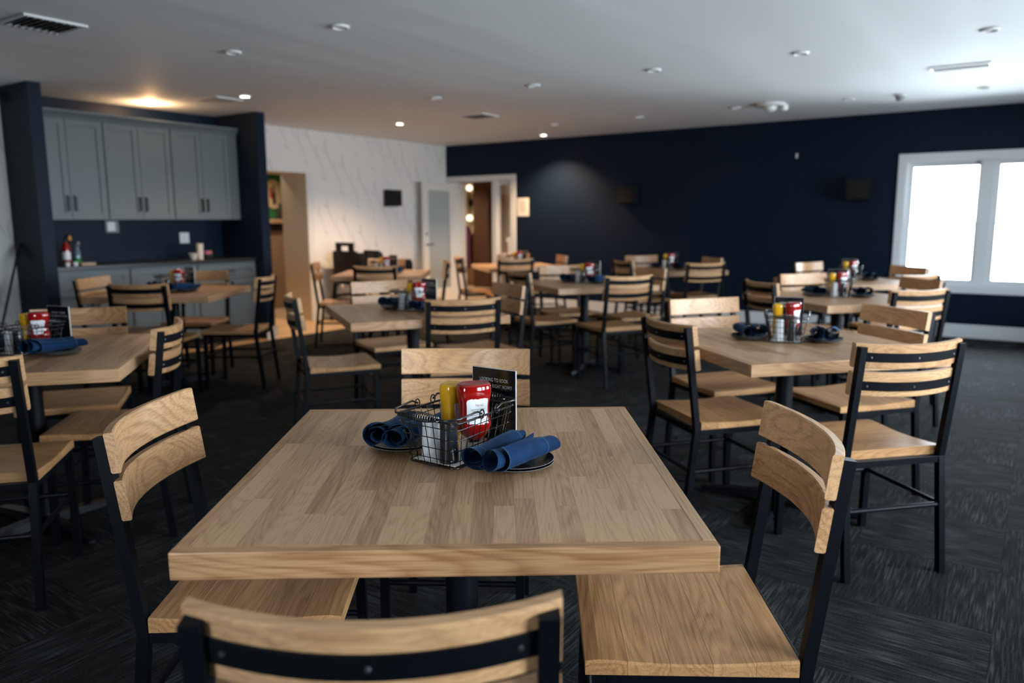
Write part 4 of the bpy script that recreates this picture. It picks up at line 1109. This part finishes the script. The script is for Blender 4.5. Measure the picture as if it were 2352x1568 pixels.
MBS = [(0.020, 0.012, 0.012), (0.027, 0.020, 0.017), (0.036, 0.0265, 0.020), (0.050, 0.0275, 0.0210), (0.062, 0.0275, 0.0210), (0.068, 0.0260, 0.0195), (0.110, 0.0260, 0.0195), (0.116, 0.0280, 0.0215), (0.140, 0.0285, 0.022), (0.148, 0.0282, 0.0218), (0.152, 0.0262, 0.020), (0.1535, 0.023, 0.017), (0.1515, 0.019, 0.013), (0.151, 0.008, 0.005)]
mus_body = MB().loft(superloft(MBS, e=3.2)).mesh('bottle', 'mustard_yellow', True, 70)
mus_cap = MB().lathe([(0, 0), (0.018, 0), (0.019, 0.004), (0.017, 0.019), (0.011, 0.0195), (0, 0.0195)], 18).mesh('cap', 'mustard_yellow', True)
mus_label = MB().box(-0.018, 0.018, -0.0206, -0.0200, 0.070, 0.108).mesh('label', 'label_white')
sal_body = MB().lathe([(0, 0.0), (0.021, 0.0), (0.0225, 0.002), (0.0215, 0.03), (0.0195, 0.074), (0.0192, 0.078), (0, 0.078)], 24).mesh('shaker_body', 'salt_white', True)
pep_body = MB().lathe([(0, 0.0), (0.021, 0.0), (0.0225, 0.002), (0.0215, 0.03), (0.0195, 0.074), (0.0192, 0.078), (0, 0.078)], 24).mesh('shaker_body', 'pepper_black', True)
shk_cap_w = MB().lathe([(0, 0.0783), (0.0196, 0.0783), (0.0200, 0.082), (0.0190, 0.090), (0.015, 0.0925), (0, 0.093)], 24).mesh('shaker_cap', 'salt_white', True)
shk_cap_b = MB().lathe([(0, 0.0783), (0.0196, 0.0783), (0.0200, 0.082), (0.0190, 0.090), (0.015, 0.0925), (0, 0.093)], 24).mesh('shaker_cap', 'shaker_cap', True)
plate_disc = MB().lathe([(0, 0.0), (0.045, 0.0), (0.050, 0.002), (0.072, 0.0075), (0.082, 0.0125), (0.0815, 0.0130), (0.071, 0.0100), (0.048, 0.0045), (0, 0.004)], 40).mesh('side_plate', 'plate_black', True)
plate_edge = MB(); plate_edge.tube([(0.0822 * math.cos(2 * PI * k / 48), 0.0822 * math.sin(2 * PI * k / 48), 0.0130) for k in range(48)], 0.0006, 5, closed=True)
plate_edge = plate_edge.mesh('rim_line', 'plate_rim', True, 60)
def napkin_mesh(seed, L=0.205, r0=0.027, r1=0.021, flare=1.0):
    rnd = random.Random(seed); b = MB()
    turns = 2.35; n = 60; m = 18; th_n = 0.0016
    V = []
    for j in range(m + 1):
        s = j / m; y = -L / 2 + L * s
        R = r0 + (r1 - r0) * s + 0.0018 * math.sin(5 * s + seed)
        if s < 0.12: R *= 1 + 0.08 * flare * (1 - s / 0.12)
        row = []
        for i in range(n + 1):
            q = i / n
            a = 2 * PI * turns * q + 0.5 * s + seed
            rr = R * (0.34 + 0.66 * q) * (1 + 0.05 * math.sin(2 * a + seed))
            yy = y
            if s in (0.0, 1.0): yy += (0.014 * math.sin(a * 0.5 + seed) + 0.01 * (q - 0.5)) * (1 if s == 0 else 1.5)
            elif j in (1, m - 1): yy += 0.4 * (0.014 * math.sin(a * 0.5 + seed) + 0.01 * (q - 0.5))
            row.append(Vector((rr * math.cos(a) * 1.08, yy, R * 0.93 + rr * math.sin(a) * 0.9)))
        V.append([b.bm.verts.new(p) for p in row])
    for r_0, r_1 in zip(V, V[1:]):
        for i in range(n): b.bm.faces.new((r_0[i], r_0[i + 1], r_1[i + 1], r_1[i]))
    me = b.mesh('napkin', 'navy_linen', True, 80)
    return me, [[v for v in ()]]
def solid(me, t):
    return me
def napkin_parts(seed, **kw):
    me, _ = napkin_mesh(seed, **kw)
    # hem stitched near both ends : thin bands wrapped outside the roll
    L, r0, r1 = kw.get('L', 0.205), kw.get('r0', 0.027), kw.get('r1', 0.021)
    hems = []
    for s in (0.10, 0.86):
        b = MB(); y = -L / 2 + L * s; R = (r0 + (r1 - r0) * s + 0.0018 * math.sin(5 * s + seed)) * (1 + (0.08 * (1 - s / 0.12) if s < 0.12 else 0))
        pts = []
        for i in range(25):
            q = 1 - 0.42 * i / 24
            a = 2 * PI * 2.35 * q + 0.5 * s + seed
            rr = R * (0.34 + 0.66 * q) * (1 + 0.05 * math.sin(2 * a + seed)) + 0.0004
            pts.append((rr * math.cos(a) * 1.08, y, R * 0.93 + rr * math.sin(a) * 0.9))
        b.tube(pts, 0.0007, 4); hems.append(b.mesh('hem', 'napkin_stitch', True, 60))
    return me, hems
NAP = [napkin_parts(0.4, L=0.205, r0=0.031, r1=0.024), napkin_parts(2.1, L=0.20, r0=0.032, r1=0.022), napkin_parts(3.9, L=0.205, r0=0.031, r1=0.024), napkin_parts(5.3, L=0.195, r0=0.033, r1=0.022)]
def text(body, size, mat, xs=0.62):
    cu = bpy.data.curves.new('lettering', 'FONT'); cu.body = body; cu.size = size; cu.align_x = 'CENTER'; cu.align_y = 'CENTER'; cu.space_character = 1.12
    cu.materials.append(MAT[mat])
    o = bpy.data.objects.new('lettering', cu); COL.objects.link(o)
    bpy.context.view_layer.update()
    me = bpy.data.meshes.new_from_object(o.evaluated_get(bpy.context.evaluated_depsgraph_get()))
    bpy.data.objects.remove(o, do_unlink=True)
    return me
TXT1, TXT2, TXT3 = text('LOOKING TO BOOK', 0.0125, 'sign_text'), text('A TEE TIME RIGHT NOW!?', 0.0125, 'sign_text'), text('HEINZ', 0.0085, 'label_red')
sign_panel = MB().box(-0.0635, 0.0635, -0.0018, 0.0018, 0.004, 0.180).mesh('panel', 'sign_black')
bb = MB()
for q in ((-0.0645, -0.0636, -0.002, 0.002, 0.004, 0.181), (0.0636, 0.0645, -0.002, 0.002, 0.004, 0.181), (-0.0636, 0.0636, -0.002, 0.002, 0.1802, 0.181)): bb.box(*q)
sign_edge = bb.mesh('clear_edge', 'sign_edge')
sign_foot = MB().box(-0.0635, 0.0635, -0.002, 0.035, 0.0, 0.0035, 0.001).mesh('foot', 'sign_edge')
pr_line = MB().box(-0.03, 0.03, -0.00205, -0.0019, -0.001, 0.001).mesh('printed_line', 'ink')
nap_liner = MB().box(-0.06, 0.06, -0.085, 0.085, 0.0052, 0.0062).mesh('basket_liner', 'paper')

def setting(k, cx_, cy_, rot, ph, ket_rot=0.0, front_label=False):
    M_ = Matrix.Translation((cx_, cy_, TZ)) @ Matrix.Rotation(rot, 4, 'Z')
    def at(x, y, z=0.0): return M_ @ Vector((x, y, z))
    g_ = 'table settings'
    t = thing('wire_basket', 'black wire basket on ' + ph, 'basket', at(0, 0, 0.0015), rot, 'wire baskets on the tables')
    link('rim', WIRE['rim'], t); link('wire_grid', WIRE['mesh'], t)['kind'] = 'stuff'
    for nm in ('h0', 'h1'):
        hh = link('handle', WIRE[nm], t); link('coil_grip', WIRE[nm + 'c'], hh)
    link('basket_liner', nap_liner, t)
    zb = 0.0080
    ke = thing('ketchup_bottle', 'red ketchup bottle in basket on ' + ph, 'bottle', at(0.022, 0.038, zb), rot + ket_rot, 'ketchup bottles')
    link('bottle', ket_body, ke); link('cap', ket_cap, ke)
    la = link('label', ket_front if front_label else ket_back, ke)
    if k in (0, 1, 8, 10):
        w = link('lettering', TXT3, la); w.location = (0.004, -0.0252, 0.113 if not front_label else 0.104); w.rotation_euler = (PI / 2, 0, RAD(2)); w.scale = (0.75, 1.25, 1)
        for q in range(0 if front_label else 7):
            ln = link('printed_line', pr_line, la); ln.location = (0.0, -0.02335, 0.103 - 0.0042 * q); ln.scale = (0.55 - 0.06 * (q % 3), 1, 0.55)
    mu_ = thing('mustard_bottle', 'yellow mustard bottle in basket on ' + ph, 'bottle', at(-0.042, 0.034, zb), rot + RAD(98), 'mustard bottles')
    link('bottle', mus_body, mu_); link('cap', mus_cap, mu_); link('label', mus_label, mu_)
    sa = thing('salt_shaker', 'white salt shaker in basket on ' + ph, 'shaker', at(-0.028, -0.058, zb), rot, 'salt shakers')
    link('shaker_body', sal_body, sa); link('shaker_cap', shk_cap_w, sa)
    pe = thing('pepper_shaker', 'black pepper shaker in basket on ' + ph, 'shaker', at(0.026, -0.062, zb), rot, 'pepper shakers')
    link('shaker_body', pep_body, pe); link('shaker_cap', shk_cap_b, pe)
    sg_ = thing('table_sign', 'black table sign behind basket on ' + ph, 'sign', at(0.0, 0.150, 0.0006), rot, 'black table signs')
    p_ = link('panel', sign_panel, sg_); link('clear_edge', sign_edge, sg_); link('foot', sign_foot, sg_)
    for cu, z in ((TXT1, 0.152), (TXT2, 0.137)):
        w = link('lettering', cu, p_); w.location = (0, -0.0021, z); w.rotation_euler = (PI / 2, 0, 0); w.scale = (0.66, 1.0, 1)
    # side plates and napkin rolls right and left of the basket
    for side, sx in (('right', 1), ('left', -1)):
        pc_ = at(sx * 0.155, 0.015 if sx > 0 else -0.01)
        for q in range(2):
            pl = thing('side_plate', '%s black side plate %s of basket, %s' % (('lower', 'upper')[q], side, ph), 'plate', (pc_.x, pc_.y, TZ + 0.0005 + 0.0062 * q), rot, 'black side plates')
            link('disc', plate_disc, pl); link('rim_line', plate_edge, pl)
        for q in range(2):
            me, hems = NAP[(2 * (sx > 0) + q + k) % 4]
            dx = (-0.030, 0.034)[q] if sx > 0 else (0.034, -0.030)[q]
            lp = at(sx * 0.155 + dx, (-0.012, -0.018)[q] if sx > 0 else (0.005, -0.01)[q])
            na = thing('napkin_roll', '%s blue napkin roll %s of basket, %s' % (('inner', 'outer')[q], side, ph), 'napkin', (lp.x, lp.y, TZ + 0.0195), rot + RAD((6, -4)[q] if sx > 0 else (10, 22)[q]), 'rolled blue napkins')
            link('cloth', me, na)
            for hm in hems: link('hem', hm, na)
for k, (x, y, a) in TABLES.items():
    rot = RAD({0: -34, 4: -40, 5: -28, 6: -30, 7: -38, 8: -38}[k]) if k in (0, 4, 5, 6, 7, 8) else a - RAD(35)
    ox, oy = (-0.128, 1.715) if k == 0 else (x, y + 0.01)
    ket = {0: RAD(57), 1: RAD(62), 8: RAD(45), 10: RAD(42)}.get(k, RAD(40))
    setting(k, ox, oy, rot, PH[k], ket, k != 0)
